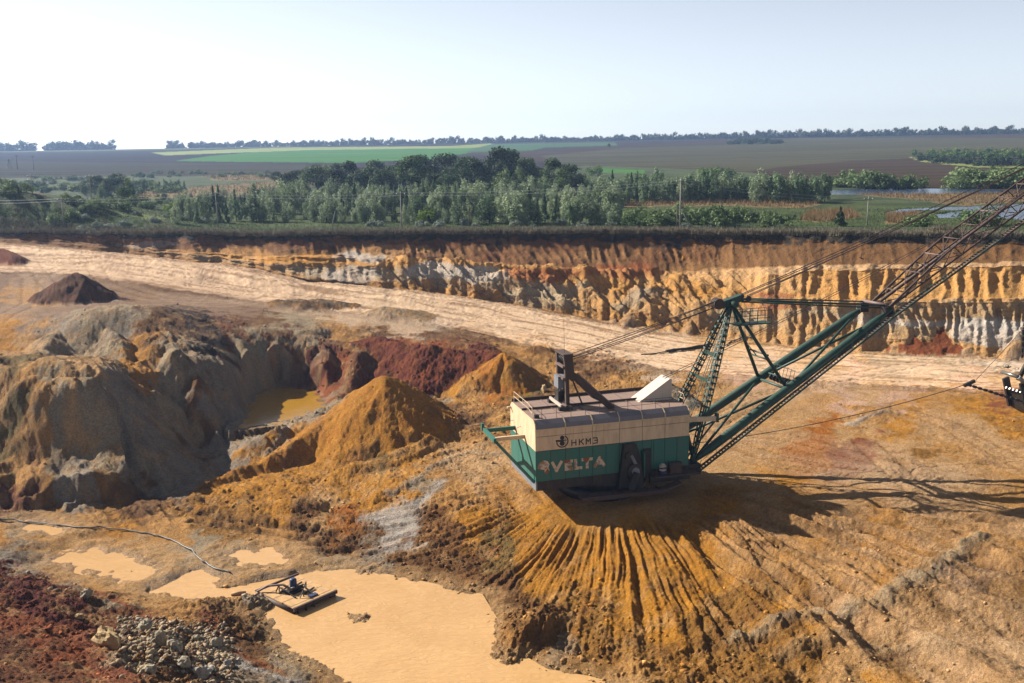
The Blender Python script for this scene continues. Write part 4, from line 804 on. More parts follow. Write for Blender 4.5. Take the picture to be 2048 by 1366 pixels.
# cornice and rounded eave
lbox((-.1, -.14, 6.66), (HL+.1, .02, 6.76)).build('cornice', M_cream, dr)
for a, b in zip(xs6[:-1], xs6[1:]):
    p_ = MB(); p_.prism([(-.03, 6.76), (.10, 7.22), (.62, 7.62), (.62, 7.5), (.2, 7.1), (.08, 6.76)], a+.06, b-.06, lambda x, y, c: q3(c, x, y)); p_.build('eave_panel', M_bevel, dr)
for a in xs6:
    p_ = MB(); p_.prism([(-.07, 6.76), (.06, 7.26), (.62, 7.68), (.66, 7.6), (.16, 7.16), (.04, 6.76)], a-.05, a+.05, lambda x, y, c: q3(c, x, y)); p_.build('eave_rib', M_cream, dr)
# roof plates and battens
for a, b in zip(xs6[:-1], xs6[1:]):
    lbox((a+.03, .62, 7.5), (b-.03, 4.82, 7.62)).build('roof_panel', M_roof, dr); lbox((a+.03, 4.98, 7.5), (b-.03, 8.75, 7.62)).build('roof_panel', M_roof, dr)
    p_ = MB(); p_.prism([(HW+.03, 6.76), (HW-.10, 7.22), (HW-.64, 7.62), (HW-.64, 7.5), (HW-.2, 7.1), (HW-.08, 6.76)], a+.03, b-.03, lambda x, y, c: q3(c, x, y)); p_.build('eave_panel', M_bevel, dr)
for a in xs6[1:-1]: lbox((a-.05, .66, 7.6), (a+.05, 8.7, 7.68)).build('roof_batten', M_pink, dr)
lbox((0, 4.82, 7.55), (HL, 4.98, 7.82)).build('roof_beam', M_rust, dr); lbox((0, 8.72, 7.5), (HL, 8.84, 7.95)).build('roof_kerb', M_rust, dr)
# railings
for k in range(11):
    u_ = .95+k*1.62; MB().tube([q3(u_, .75, 7.6), q3(u_, .75, 8.7)], .028, 5).build('rail_post', M_rust, dr)
for zz in (8.15, 8.68): MB().tube([q3(.3, .75, zz), q3(HL-.2, .75, zz)], .024, 5).build('handrail', M_rust, dr)
for zz in (8.2, 8.75): MB().tube([q3(.15, .9, zz-.9), q3(.15, 1.6, zz-.1), q3(.15, 3, zz+.1), q3(.15, 8.4, zz+.1)], .03, 5).build('end_rail', M_cream, dr)
for vv in (1.6, 3.3, 5.0, 6.7, 8.4): MB().tube([q3(.15, vv, 7.6), q3(.15, vv, 8.82)], .028, 5).build('rail_post', M_cream, dr)
for zz in (8.2, 8.75): MB().tube([q3(HL-.1, .7, zz-.8), q3(HL-.1, 1.4, zz), q3(HL-.1, 8.6, zz)], .03, 5).build('end_rail', M_cream, dr)
for vv in (1.4, 3.2, 5.0, 6.8, 8.6): MB().tube([q3(HL-.1, vv, 7.6), q3(HL-.1, vv, 8.75)], .028, 5).build('rail_post', M_cream, dr)
for vv in (9, 12, 14.5): MB().tube([q3(vv, 8.8, 7.7), q3(vv, 8.8, 8.9)], .025, 5).build('rail_post', M_rust, dr)
# sloped box on the roof
w_ = MB(); w_.prism([(13.2, 7.62), (17.15, 7.62), (17.15, 9.95), (16.9, 9.98)], 3.64, 5.9, lambda a, b, c: q3(a, c, b)); w_.build('rope_housing', M_white, dr)
# emblem and lettering on the near side
em = MB()
def disc(mb, cu, cz, r, n=20, v0=-.018):
    mb.prism([(cu+r*math.cos(2*math.pi*i/n), cz+r*math.sin(2*math.pi*i/n)) for i in range(n)], v0, .01, lambda a, b, c: q3(a, c, b))
def arc(mb, cu, cz, r0, r1, a0, a1, n=24):
    for i in range(n):
        t0 = math.radians(a0+(a1-a0)*i/n); t1 = math.radians(a0+(a1-a0)*(i+1)/n)
        mb.prism([(cu+r*math.cos(t), cz+r*math.sin(t)) for r, t in ((r0, t0), (r1, t0), (r1, t1), (r0, t1))], -.018, .01, lambda a, b, c: q3(a, c, b))
disc(em, 2.93, 5.60, .24); disc(em, 2.93, 4.98, .27); arc(em, 2.95, 5.2, .56, .68, -178, 62)
em.prism([(2.22, 5.22), (2.9, 5.16), (3.2, 5.26), (3.42, 5.26), (3.42, 5.34), (3.1, 5.36), (2.22, 5.42)], -.02, .01, lambda a, b, c: q3(a, c, b))
em.build('emblem', M_ink, dr)
def strokes(name, mat, u0, z0, w, h, segs, th, sk=0.0):
    m_ = MB()
    for x0, y0, x1, y1 in segs:
        a = (u0+x0*w+sk*y0*h, z0+y0*h); b = (u0+x1*w+sk*y1*h, z0+y1*h); d = Vector((b[0]-a[0], b[1]-a[1])).normalized()*th/2; n_ = Vector((-d.y, d.x))
        m_.prism([(a[0]-d.x*.98+n_.x, a[1]-d.y*.98+n_.y), (a[0]-d.x*.98-n_.x, a[1]-d.y*.98-n_.y), (b[0]+d.x*.98-n_.x, b[1]+d.y*.98-n_.y), (b[0]+d.x*.98+n_.x, b[1]+d.y*.98+n_.y)], -.018-.001*len(m_.v)/8*.5, .01, lambda p, q, c: q3(p, c, q))
    return m_.build(name, mat, dr)
GL = {'H': [(0,0,0,1),(1,0,1,1),(0,.5,1,.5)], 'K': [(0,0,0,1),(0,.45,1,1),(.35,.6,1,0)], 'M': [(0,0,0,1),(0,1,.5,.45),(.5,.45,1,1),(1,1,1,0)], '3': [(0,1,.9,1),(.9,1,1,.55),(.35,.53,1,.5),(1,.5,.95,0),(.95,0,0,0)],
      'V': [(0,1,.45,0),(.45,0,1,1)], 'E': [(0,0,0,1),(0,1,1,1),(0,.5,.8,.5),(0,0,1,0)], 'L': [(0,0,0,1),(0,0,1,0)], 'T': [(0,1,1,1),(.5,0,.5,1)], 'A': [(0,0,.5,1),(.5,1,1,0),(.28,.32,.75,.32)]}
for ch, u0 in (('H', 4.0), ('K', 4.85), ('M', 5.62), ('3', 6.42)): strokes('letter', M_ink, u0, 4.64, .46, .58, GL[ch], .11)
for ch, u0, w__ in (('V', 1.85, .95), ('E', 3.35, .6), ('L', 4.42, .6), ('T', 5.25, .95), ('A', 6.6, 1.05)): strokes('letter', M_peel, u0, 2.08, w__, .86, GL[ch], .32)
MB().prism([(.2, 2.75), (.45, 3.15), (.9, 3.35), (1.3, 3.2), (1.5, 2.85), (1.35, 2.5), (1.5, 2.2), (1.2, 1.75), (.95, 1.9), (.95, 2.3), (.55, 2.35), (.2, 2.5)], -.018, .01, lambda a, b, c: q3(a, c, b)).build('peeling_emblem', M_peel, dr)
# door, open leaf, walking gear on the near side
lbox((12.12, -.01, .5), (13.06, .1, 3.36)).build('doorway', M_dark, dr)  # black plate standing in for the shade inside the open doorway
d_ = lbox((11.9, -.95, .55), (12.0, -.02, 3.3)).build('door', M_green, dr)
wg = MB(); wg.prism([(9.75, 4.25), (11.15, 4.25), (11.7, 2.4), (12.0, -.6), (9.1, -.6), (9.5, 2.6)], -.62, -.02, lambda a, b, c: q3(a, c, b)); wgo = wg.build('walking_gear_case', M_dark, dr)
MB().tube([q3(10.9, -.95, 1.3), q3(10.9, -.55, 1.3)], .85, 24).build('eccentric_wheel', M_dark, wgo); MB().tube([q3(10.9, -1.05, 1.3), q3(10.9, -.9, 1.3)], .45, 16).build('hub', M_base, wgo)
MB().tube([q3(10.3, -.8, 3.0), q3(10.3, -.55, 3.0)], .5, 20).build('gear_cover', M_dark, wgo); MB().bar(q3(10.45, -.75, 3.1), q3(11.3, -.75, 1.4), .35, .3).build('crank', M_base, wgo)
MB().bar(q3(10.9, -1.3, 1.3), q3(10.2, -1.6, -.5), .5, .5).build('shoe_leg', M_dark, dr)
def shoe(v0, v1):
    m_ = MB(); m_.prism([(4.2, -.62), (4.6, -.95), (13.8, -1.0), (15.9, -.25), (15.7, -.05), (13.8, -.6), (4.6, -.48), (4.3, -.5)], v0, v1, lambda a, b, c: q3(a, c, b)); o = m_.build('walking_shoe', M_rust, dr)
    for k in range(7): MB().bar(q3(5.0+k*1.35, v0+.05, -.48), q3(5.0+k*1.35, v1-.05, -.48), .12, .12).build('shoe_rib', M_dark, o)
    return o
shoe(-2.3, -1.2); shoe(HW+1.1, HW+2.7)
MB().tube([q3(9.2, 4.7, -2.15), q3(9.2, 4.7, -1.0)], 5.0, 40).build('base_tub', M_dark, dr); MB().tube([q3(9.2, 4.7, -1.05), q3(9.2, 4.7, .1)], 4.4, 40).build('turntable', M_dark, dr)
# side platform with box
pf_ = lbox((12.9, -1.5, .42), (HL+.6, .0, .56)).build('side_platform', M_rust, dr)
for k in range(5): MB().tube([q3(13.1+k*1.2, -1.45, .5), q3(13.1+k*1.2, -1.45, 1.55)], .03, 5).build('rail_post', M_rust, pf_)
MB().tube([q3(13.1, -1.45, 1.55), q3(17.9, -1.45, 1.55)], .03, 5).build('handrail', M_rust, pf_)
lbox((15.0, -.9, .56), (16.4, -.25, 1.7)).build('equipment_box', M_rust, dr); lbox((HL-.2, .2, -.3), (HL+1.6, 2.2, .9)).build('boom_foot_casting', M_dark, dr); lbox((HL-.2, HW-2.2, -.3), (HL+1.6, HW-.2, .9)).build('boom_foot_casting', M_dark, dr)
lbox((12.9, -.35, -.45), (HL, .05, .42)).build('side_sill', M_dark, dr)
# rear beams
for vv, m_, nm in ((3.94, M_cream, 'rear_beam'), (7.5, M_green, 'rear_beam')): lbox((-3.5, vv-.14, 4.72), (0, vv+.14, 5.14)).build(nm, m_, dr)
MB().bar(q3(-3.5, 3.3, 4.95), q3(-3.5, 8.2, 4.95), .3, .45).build('rear_cross_beam', M_green, dr); lbox((-3.75, 8.0, 4.8), (-3.45, 8.35, 5.6)).build('rear_post', M_green, dr)
for vv, v2 in ((3.94, .4), (7.5, 8.2)): MB().bar(q3(-3.35, vv, 4.75), q3(-.05, v2 if vv < 5 else 7.0, .85), .2, .26).build('rear_strut', M_green, dr)
for vv in (5.2, 8.0):
    m_ = MB(); m_.tube([q3(-.05, vv, 4.6), q3(-.5, vv, 5.0), q3(-.5, vv, 5.6), q3(-.05, vv, 5.7)], .03, 5).build('ladder_hoop', M_pink, dr)
MB().tube([q3(-.5, 9.0, 6.9), q3(.2, 9.0, 6.9)], .14, 8).build('vent_pipe', M_cream, dr)
for uu in (.3, .5): lbox((uu, 1.2, 7.6), (uu+.3, 1.6, 7.95)).build('flood_lamp', M_dark, dr)
# rust brown A-frame at the back of the roof
af = MB()
for vv, uu in ((4.16, 5.0), (6.55, 4.9)): MB().bar(q3(uu, vv, 7.6), q3(uu-.15, vv, 13.3), .42, .42).build('frame_post', M_rust, dr)
for vv in (4.0, 6.45):
    hp = MB(); hp.prism([(4.55, 13.5), (5.55, 13.5), (5.75, 11.6), (6.3, 10.7), (5.4, 10.6), (4.75, 11.4)], vv, vv+.28, lambda a, b, c: q3(a, c, b)); hp.build('head_plate', M_rust, dr)
lbox((4.5, 3.95, 13.45), (5.6, 6.78, 13.62)).build('head_cap', M_rust, dr)
for zz in (12.2, 10.9): MB().bar(q3(4.6, 4.1, zz), q3(4.6, 6.6, zz), .3, .22).build('cross_bar', M_pink, dr)
for k in range(5):
    MB().tube([q3(5.05, 4.45+k*.42, 12.85), q3(5.05, 4.6+k*.42, 12.85)], .42, 16).build('sheave', M_dark, dr)
for vv, v2 in ((4.16, 2.15), (6.55, 7.3)): MB().bar(q3(5.9, vv, 11.2), q3(9.5, v2, 7.6), .5, .62).build('frame_strut', M_rust, dr)
for vv in (4.7, 5.1): MB().bar(q3(5.7, vv, 10.9), q3(7.0, vv, 7.6), .06, .08).build('ladder_rail', M_rust, dr)
for k in range(10): t_ = k/10; MB().bar(q3(5.7+1.3*t_, 4.7, 10.9-3.3*t_), q3(5.7+1.3*t_, 5.1, 10.9-3.3*t_), .05).build('ladder_rung', M_rust, dr)
MB().bar(q3(4.0, 3.3, 8.1), q3(4.0, 7.2, 8.1), .2, .3).build('winch_beam', M_white, dr); MB().bar(q3(4.6, 3.3, 8.0), q3(4.6, 7.2, 8.0), .2, .25).build('winch_beam', M_pink, dr)
lbox((4.2, 4.9, 8.2), (5.3, 6.1, 9.3)).build('winch_motor', M_dark, dr); lbox((4.15, 4.8, 9.7), (5.4, 6.2, 11.0)).build('motor_box', M_base, dr)
for p0, p1 in (((4.4, 5, 9.3), (4.6, 5.2, 9.8)), ((5.1, 5.9, 9.2), (5.2, 5.9, 9.8))): MB().tube([q3(*p0), q3(*p1)], .09, 6).build('winch_pipe', M_steel, dr)
for vv in (3.4, 7.0): lbox((3.7, vv-.3, 7.6), (5.2, vv+.3, 8.0)).build('winch_foot', M_dark, dr)
MB().tube([q3(4.9, 4.8, 13.5), q3(4.86, 4.8, 17.3)], .022, 5).build('antenna', M_rust, dr)
# boom: tubes, braces, mast tripod
FN, FF = (18.5, .9, 1.0), (18.5, 8.5, 1.0); JN, JF = (44.2, 2.9, 15.8), (43.4, 6.5, 15.8); AP = (24.8, 4.7, 18.0)
def lerp(a, b, t): return tuple(x+(y-x)*t for x, y in zip(a, b))
for a, b in ((FN, JN), (FF, JF)): MB().tube([q3(*lerp(a, b, t)) for t in (0, .06, .12, .93, 1)], [.22, .42, .52, .52, .25], 16).build('boom_tube', M_mast, dr)
TM = .475
PN, PF = lerp(FN, JN, TM), lerp(FF, JF, TM)
for a, b in ((FN, PF), (FF, PN), (PN, lerp(FF, JF, .97)), (PF, lerp(FN, JN, .95))): MB().tube([q3(*a), q3(*b)], .16, 8).build('boom_brace', M_mast, dr)
MB().tube([q3(*PN), q3(*PF)], .17, 8).build('cross_pipe', M_mast, dr); MB().tube([q3(PN[0]+1, PN[1]+.2, PN[2]+.7), q3(PF[0]+1, PF[1]-.2, PF[2]+.7)], .13, 8).build('cross_pipe', M_mast, dr)
for k in range(6):
    v_ = PN[1]+.6+k*.75; MB().tube([q3(PN[0]+.6, v_, PN[2]+.4), q3(PN[0]+.6, v_+.14, PN[2]+.4)], .36, 14).build('guide_sheave', M_dark, dr)
    MB().tube([q3(PN[0]+1.0, v_, PN[2]+.6), q3(PN[0]+1.3, v_, PN[2]+2.0)], .03, 5).build('rail_post', M_mast, dr)
MB().tube([q3(PN[0]+1.2, PN[1]+.5, PN[2]+1.9), q3(PN[0]+1.2, PF[1]-.6, PN[2]+1.9)], .03, 5).build('handrail', M_mast, dr)
MB().tube([q3(*PN), q3(*lerp(AP, PN, .03))], .2, 8).build('mast_front_leg', M_mast, dr); MB().tube([q3(*PF), q3(*lerp(AP, PF, .03))], .2, 8).build('mast_front_leg', M_mast, dr)
a_, b_ = lerp(AP, PN, .66), lerp(AP, PF, .66)
for dz in (0, .5): MB().tube([q3(a_[0], a_[1], a_[2]+dz), q3(b_[0], b_[1], b_[2]+dz)], .1, 6).build('mast_cross_pipe', M_mast, dr)
MB().tube([q3(*lerp(AP, PF, .5)), q3(*lerp(a_, b_, .6))], .06, 6).build('mast_stay', M_mast, dr)
def lattice_leg(A, Bp, w, name, n):
    A = Vector(q3(*A)); Bp = Vector(q3(*Bp)); d = (Bp-A).normalized(); sx_ = d.cross(Vector((0, 0, 1))).normalized()
    sx_ = Vector((0, 1, 0)); sx_ = (sx_-d*sx_.dot(d)).normalized(); sy_ = d.cross(sx_)
    ro = MB(); taper = lambda t: (.45+1.1*math.sin(math.pi*min(max(t, .02), .98))**.6)*w
    for a, b in ((-1, -1), (1, -1), (1, 1), (-1, 1)):
        pts = [A+(Bp-A)*t+sx_*a*taper(t)*.5+sy_*b*taper(t)*.5 for t in np.linspace(0, 1, 9)]
        for p_, q_ in zip(pts[:-1], pts[1:]): ro.bar(p_, q_, .13, .13)
    o = ro.build(name, M_mast, dr)
    for k in range(n):
        t0, t1 = k/n, (k+1)/n
        for (a, b), (c, e) in (((-1, -1), (1, -1)), ((1, 1), (-1, 1)), ((-1, -1), (-1, 1)), ((1, -1), (1, 1))):
            w0 = taper(t0)*.5; w1 = taper(t0)*.5
            MB().bar(A+(Bp-A)*t0+sx_*a*w0+sy_*b*w0, A+(Bp-A)*t0+sx_*c*w1+sy_*e*w1, .08, .2, d).build('leg_batten', M_mast, o)
    return o
lattice_leg((24.6, 4.4, 17.6), (18.3, .6, 1.2), .42, 'mast_rear_leg', 26); lattice_leg((24.6, 5.0, 17.6), (18.3, 8.8, 1.2), .42, 'mast_rear_leg', 26)
for t_ in (.33, .5): a_, b_ = lerp((24.6, 4.4, 17.6), (18.3, .6, 1.2), t_), lerp((24.6, 5, 17.6), (18.3, 8.8, 1.2), t_); MB().bar(q3(*a_), q3(*b_), .22, .3).build('mast_tie', M_mast, dr)
for vv in (4.5, 4.95): MB().tube([q3(23.6, vv, 14.8), q3(18.9, vv, 2.2)], .04, 5).build('ladder_rail', M_mast, dr)
for k in range(26): t_ = k/26; MB().bar(q3(23.6-4.7*t_, 4.5, 14.8-12.6*t_), q3(23.6-4.7*t_, 4.95, 14.8-12.6*t_), .04).build('ladder_rung', M_mast, dr)
MB().tube([q3(24.8, 3.4, 17.9), q3(24.8, 6.0, 17.9)], .36, 14).build('mast_head_pin', M_mast, dr)
MB().bar(q3(23.3, 4.7, 17.7), q3(26.1, 4.7, 18.5), .8, .75).build('mast_head', M_mast, dr)
for vv in (4.15, 4.45, 4.75, 5.05): MB().tube([q3(23.1, vv, 17.95), q3(23.1, vv+.18, 17.95)], .62, 20).build('sheave', M_rust, dr)
for vv in (3.9, 5.5): MB().tube([q3(26.6, vv, 18.4), q3(26.6, vv+.14, 18.4)], .34, 16).build('sheave', M_dark, dr)
# platform under the mast head
pl_ = MB().box(q3(24.6, 2.9, 15.55), q3(29.0, 4.5, 15.68)).build('mast_platform', M_mast, dr)
for uu in (25.2, 26.2, 27.2, 28.2, 29.0):
    for vv in (2.9, 4.5): MB().tube([q3(uu, vv, 15.6), q3(uu, vv, 17.2)], .035, 5).build('rail_post', M_mast, pl_)
for zz in (16.3, 17.15):
    for vv in (2.9, 4.5): MB().tube([q3(24.8, vv, zz), q3(29, vv, zz)], .035, 5).build('handrail', M_mast, pl_)
    MB().tube([q3(29, 2.9, zz), q3(29, 4.5, zz)], .035, 5).build('handrail', M_mast, pl_)
# tie pipes mast head -> boom joint, joint yoke
for (a, b) in (((26, 4.3, 18.3), (44.2, 3.0, 16.7)), ((26, 5.1, 18.3), (43.6, 6.4, 16.7)), ((26, 4.5, 18.0), (44.0, 3.2, 16.35)), ((26, 4.9, 18.0), (43.4, 6.1, 16.4))): MB().tube([q3(*a), q3(*b)], .085, 8).build('tie_pipe', M_mast, dr)
MB().tube([q3(44.1, 2.8, 16.75), q3(43.5, 6.6, 16.75)], .2, 8).build('yoke_pipe', M_pink, dr); MB().tube([q3(44.6, 2.8, 16.3), q3(44.0, 6.6, 16.3)], .16, 8).build('yoke_pipe', M_pink, dr)
for p_ in (JN, JF): MB().box(q3(p_[0]-.5, p_[1]-.4, p_[2]-.35), q3(p_[0]+.6, p_[1]+.4, p_[2]+.75)).build('yoke_casting', M_dark, dr)
# brown lattice boom beyond the joint
SL = (28.4-16.4)/(64-44.0)
def chord(u, side, top):
    t = min(1, (u-44)/9.0); v_ = (4.7-1.7) if side < 0 else (4.7+1.7); z_ = 16.1+(u-44)*SL
    return (u, v_, z_+(1.75*t if top else 0))
us = list(np.arange(44, 82.1, 2.55))
for side in (-1, 1):
    for top in (0, 1): MB().tube([q3(*chord(u_, side, top)) for u_ in us], .13, 8).build('lattice_chord', M_rust, dr)
for i in range(len(us)-1):
    a, b, m_ = us[i], us[i+1], (us[i]+us[i+1])/2
    for side in (-1, 1):
        MB().tube([q3(*chord(a, side, 0)), q3(*chord(m_, side, 1))], .06, 6).build('lattice_web', M_rust, dr); MB().tube([q3(*chord(m_, side, 1)), q3(*chord(b, side, 0))], .06, 6).build('lattice_web', M_rust, dr)
    MB().tube([q3(*chord(a, -1, 1)), q3(*chord(b, 1, 1))], .055, 6).build('lattice_web', M_rust, dr); MB().tube([q3(*chord(a, 1, 0)), q3(*chord(b, -1, 0))], .055, 6).build('lattice_web', M_rust, dr)
    MB().tube([q3(*chord(b, -1, 1)), q3(*chord(b, 1, 1))], .08, 6).build('lattice_web', M_pink if i % 3 == 2 else M_rust, dr)
    MB().tube([q3(*chord(b, -1, 0)), q3(*chord(b, 1, 0))], .06, 6).build('lattice_web', M_rust, dr)
MB().tube([q3(*lerp((44.5, 4.7, 16.9), (80, 4.7, 38.8), t)) for t in (0, 1)], .2, 8).build('rope_trough', M_rust, dr)
# catwalk along the near side of the boom
cw0, cw1, cw2 = (18.9, .1, .3), (44.4, 2.0, 15.6), (80, 1.9, 36.7)
for (a, b, m_) in ((cw0, cw1, M_mast), (cw1, lerp(cw1, cw2, .4), M_mast), (lerp(cw1, cw2, .4), cw2, M_rust)):
    for dv, dz in ((-.35, 0), (.35, 0)): MB().bar(q3(a[0], a[1]+dv, a[2]+dz), q3(b[0], b[1]+dv, b[2]+dz), .09, .22).build('catwalk_stringer', m_, dr)
    MB().tube([q3(a[0], a[1]-.35, a[2]+1.05), q3(b[0], b[1]-.35, b[2]+1.05)], .03, 5).build('handrail', m_, dr)
st = MB()
for a, b in ((cw0, cw1), (cw1, cw2)):
    n_ = int(math.dist(a, b)/.42)
    for k in range(n_): p_ = lerp(a, b, k/n_); st.box(q3(p_[0]-.13, p_[1]-.34, p_[2]+.02), q3(p_[0]+.13, p_[1]+.34, p_[2]+.07))
st.build('catwalk_steps', M_pink, dr, 'stuff')
hp_ = MB()
for a, b in ((cw0, cw1), (cw1, cw2)):
    n_ = int(math.dist(a, b)/2.2)
    for k in range(n_): p_ = lerp(a, b, k/n_); MB().tube([q3(p_[0], p_[1]-.35, p_[2]), q3(p_[0], p_[1]-.35, p_[2]+1.05)], .028, 5).build('rail_post', M_mast, dr)
# ropes
def sag(a, b, s, n=10): return [tuple(a[i]+(b[i]-a[i])*t-(s*4*t*(1-t) if i == 2 else 0) for i in range(3)) for t in np.linspace(0, 1, n)]
for k, (z0, z1) in enumerate(((13.5, 18.45), (13.0, 18.3), (12.8, 17.6), (12.4, 17.45))): MB().tube([q3(*p) for p in sag((5.3, 4.4+.45*k, z0), (23.1, 4.25+.3*k, z1), .12)], .045, 6).build('suspension_rope', M_rope, dr)
for k, (z1, vv) in enumerate(((39.2, 3.9), (38.7, 4.3), (38.3, 5.2), (39.0, 5.6))): MB().tube([q3(*p) for p in sag((26.6, vv, 18.7), (81, vv, z1+.3), .55)], .05, 6).build('suspension_rope', M_rope, dr)
for vv in (4.4, 5.0): MB().tube([q3(*p) for p in sag((16.6, vv, 9.9), (82, vv, 38.4), 1.3, 16)], .035, 6).build('hoist_rope', M_rope, dr)
MB().tube([q3(*p) for p in sag((19.5, 4.7, 1.8), (57.9, 4.7, 5.68), .9, 14)], .045, 6).build('drag_rope', M_rope, dr)
# front machinery between the feet, front beam
MB().bar(q3(17.6, .7, 6.0), q3(21.6, 1.4, 5.55), .35, .5).build('front_beam', M_cream, dr); lbox((21.5, 1.1, 5.2), (21.75, 1.7, 6.2)).build('front_bracket', M_mast, dr); MB().bar(q3(21.5, 1.4, 5.4), q3(17.9, 1.0, 1.6), .16, .16).build('front_strut', M_mast, dr)
lbox((17.6, 2.0, 4.6), (18.6, 7.4, 5.9)).build('front_deck', M_dark, dr)
for vv in (3.9, 5.2): MB().tube([q3(18.9, vv, 1.9), q3(18.9, vv+.25, 1.9)], .7, 20).build('fairlead_sheave', M_dark, dr)
for p0, p1 in (((17.7, 1.2, 5.2), (19.0, 1.4, .8)), ((17.7, 2.2, 5.2), (19.2, 2.0, .8)), ((17.7, 7, 5.2), (19.2, 7.4, .8))): MB().bar(q3(*p0), q3(*p1), .24, .3).build('front_post', M_dark, dr)
# barrel on the side platform
bp_ = lp(14.1, -.85, .56); br = empty('barrel', tuple(bp_), TH); tag(br, 'blue and white banded steel barrel on the side platform of the dragline', 'barrel')
for z0, z1, m_ in ((0, .5, paint('blue_paint', srgb(40, 48, 90), .2)), (.5, .72, M_white), (.72, .84, M_dark), (.84, 1.06, M_white)): MB().tube([(0, 0, z0), (0, 0, z1-.004)], .38, 20).build('barrel_band', m_, br)
MB().tube([(0, 0, 1.06), (0, 0, 1.24)], .22, 14).build('barrel_lid', M_white, br)
# bucket hanging at the right edge, with its chains
bk = empty('dragline_bucket', tuple(lp(65.5, 4.7, 0.4)), TH); tag(bk, 'black toothed steel bucket lying loaded at the right edge of the floor', 'bucket')
def bq(u, v, z): return (u-65.5, v-4.7, z-.4)
sh_ = MB(); 
for v0, v1 in ((3.2, 3.4), (6.0, 6.2)): sh_.prism([(64.4, 3.6), (65.2, 1.2), (67, .2), (70, .4), (71, 4.3), (68, 4.0), (66, 3.3)], v0, v1, lambda a, b, c: bq(a, c, b))
sh_.prism([(64.4, 3.6), (65.2, 1.2), (67, .2), (70, .4), (71, 4.3), (70.7, 4.3), (69.8, .7), (67, .5), (65.4, 1.4), (64.7, 3.6)], 3.4, 6.0, lambda a, b, c: bq(a, c, b)); sh_.build('bucket_shell', M_dark, bk)
for vv in (3.3, 6.1): MB().bar(bq(64.0, vv, 5.1), bq(65.2, vv, 1.4), .9, .3, (0, 1, 0)).build('arch_plate', M_dark, bk)
MB().tube([bq(63.2, 3.2, 5.9), bq(64.6, 3.0, 4.7)], .28, 12).build('arch_pipe', M_steel, bk); MB().tube([bq(63.2, 3.2, 5.9), bq(63.4, 6.2, 5.9)], .24, 12).build('arch_pipe', M_steel, bk)
MB().tube([bq(64.2, 4.2, 5.2), bq(66.2, 4.6, 8.2), bq(68.4, 4.8, 10.8)], .3, 8).build('hoist_link', M_dark, bk)
for k in range(5): MB().bar(bq(64.6, 3.4+k*.6, 3.4), bq(63.9, 3.4+k*.6, 3.9), .2, .25).build('bucket_tooth', M_steel, bk)
def chain(p, q, n, parent, r=.14):
    for k in range(n):
        a = lerp(p, q, k/n); b = lerp(p, q, (k+1.25)/n); o_ = r if k % 2 else 0
        MB().bar(a, b, .34 if k % 2 else .16, .16 if k % 2 else .34).build('chain_link', M_dark, parent)
for o_ in bk.children: o_.location = (.9, 0, .5)
chain(bq(57.9, 4.7, 5.6), bq(65.2, 3.6, 3.1), 20, bk); MB().bar(bq(57.4, 4.7, 5.5), bq(58.9, 4.7, 6.0), .32, .38).build('chain_socket', M_dark, bk)
chain(bq(65.2, 4.2, 12.1), bq(65.6, 4.4, 8.6), 9, bk); MB().bar(bq(64.9, 4.2, 12.3), bq(68.5, 5.4, 12.5), .3, .3).build('spreader_bar', M_pink, bk)
MB().tube([bq(59.1, 4.7, 6.1), bq(63.0, 4.7, 9.6), bq(67.5, 4.7, 14)], .035, 6).build('dump_rope', M_rope, bk); MB().tube([bq(67, 4.8, 12.5), bq(74, 4.7, 36)], .05, 6).build('hoist_rope', M_rope, bk)
ld = MB()
for k in range(60):
    a = random.Random(k); c = Vector(bq(66.3+a.random()*3.5, 3.7+a.random()*2, 3.6+a.random()*.9)); r = .25+.35*a.random(); ld.tube([c-Vector((0, 0, r*.7)), c, c+Vector((r*.2, 0, r*.7))], [r*.5, r, r*.4], 6)
M_spoil = paint('loose_spoil', srgb(170, 120, 60), .4, .95, streak=0); ld.build('bucket_load', M_spoil, bk, 'stuff').location = (.9, 0, .5)
print('dragline', time.time()-T0)
# ------------------------------------------------------------------ vegetation
def leaf_mat(name, c1, c2, trans=.25):
    m, n, b = new_mat(name); L = n.links.new; oi = node(n, 'ShaderNodeObjectInfo'); geo = node(n, 'ShaderNodeNewGeometry')
    t = node(n, 'ShaderNodeTexNoise', Scale=.45, Detail=4.0); L(geo.outputs['Position'], t.inputs['Vector'])
    ad = node(n, 'ShaderNodeMath'); ad.operation = 'ADD'; L(t.outputs[0], ad.inputs[0]); L(oi.outputs['Random'], ad.inputs[1])
    mr = node(n, 'ShaderNodeMapRange'); mr.inputs[1].default_value = .4; mr.inputs[2].default_value = 1.6; L(ad.outputs[0], mr.inputs[0])
    mx = node(n, 'ShaderNodeMix'); mx.data_type = 'RGBA'; mx.inputs[6].default_value = (*c1, 1); mx.inputs[7].default_value = (*c2, 1); L(mr.outputs[0], mx.inputs[0])
    L(mx.outputs[2], b.inputs['Base Color']); b.inputs['Roughness'].default_value = .7; b.inputs['Specular IOR Level'].default_value = .2
    tr = node(n, 'ShaderNodeBsdfTranslucent'); L(mx.outputs[2], tr.inputs[0]); ms = node(n, 'ShaderNodeMixShader'); ms.inputs[0].default_value = trans
    L(b.outputs[0], ms.inputs[1]); L(tr.outputs[0], ms.inputs[2]); L(ms.outputs[0], n.nodes['Material Output'].inputs[0]); return m
M_willow = leaf_mat('willow_leaves', srgb(98, 122, 88), srgb(182, 196, 154)); M_oak = leaf_mat('dark_leaves', srgb(42, 62, 32), srgb(74, 98, 48)); M_poplar = leaf_mat('poplar_leaves', srgb(80, 108, 74), srgb(138, 162, 120))
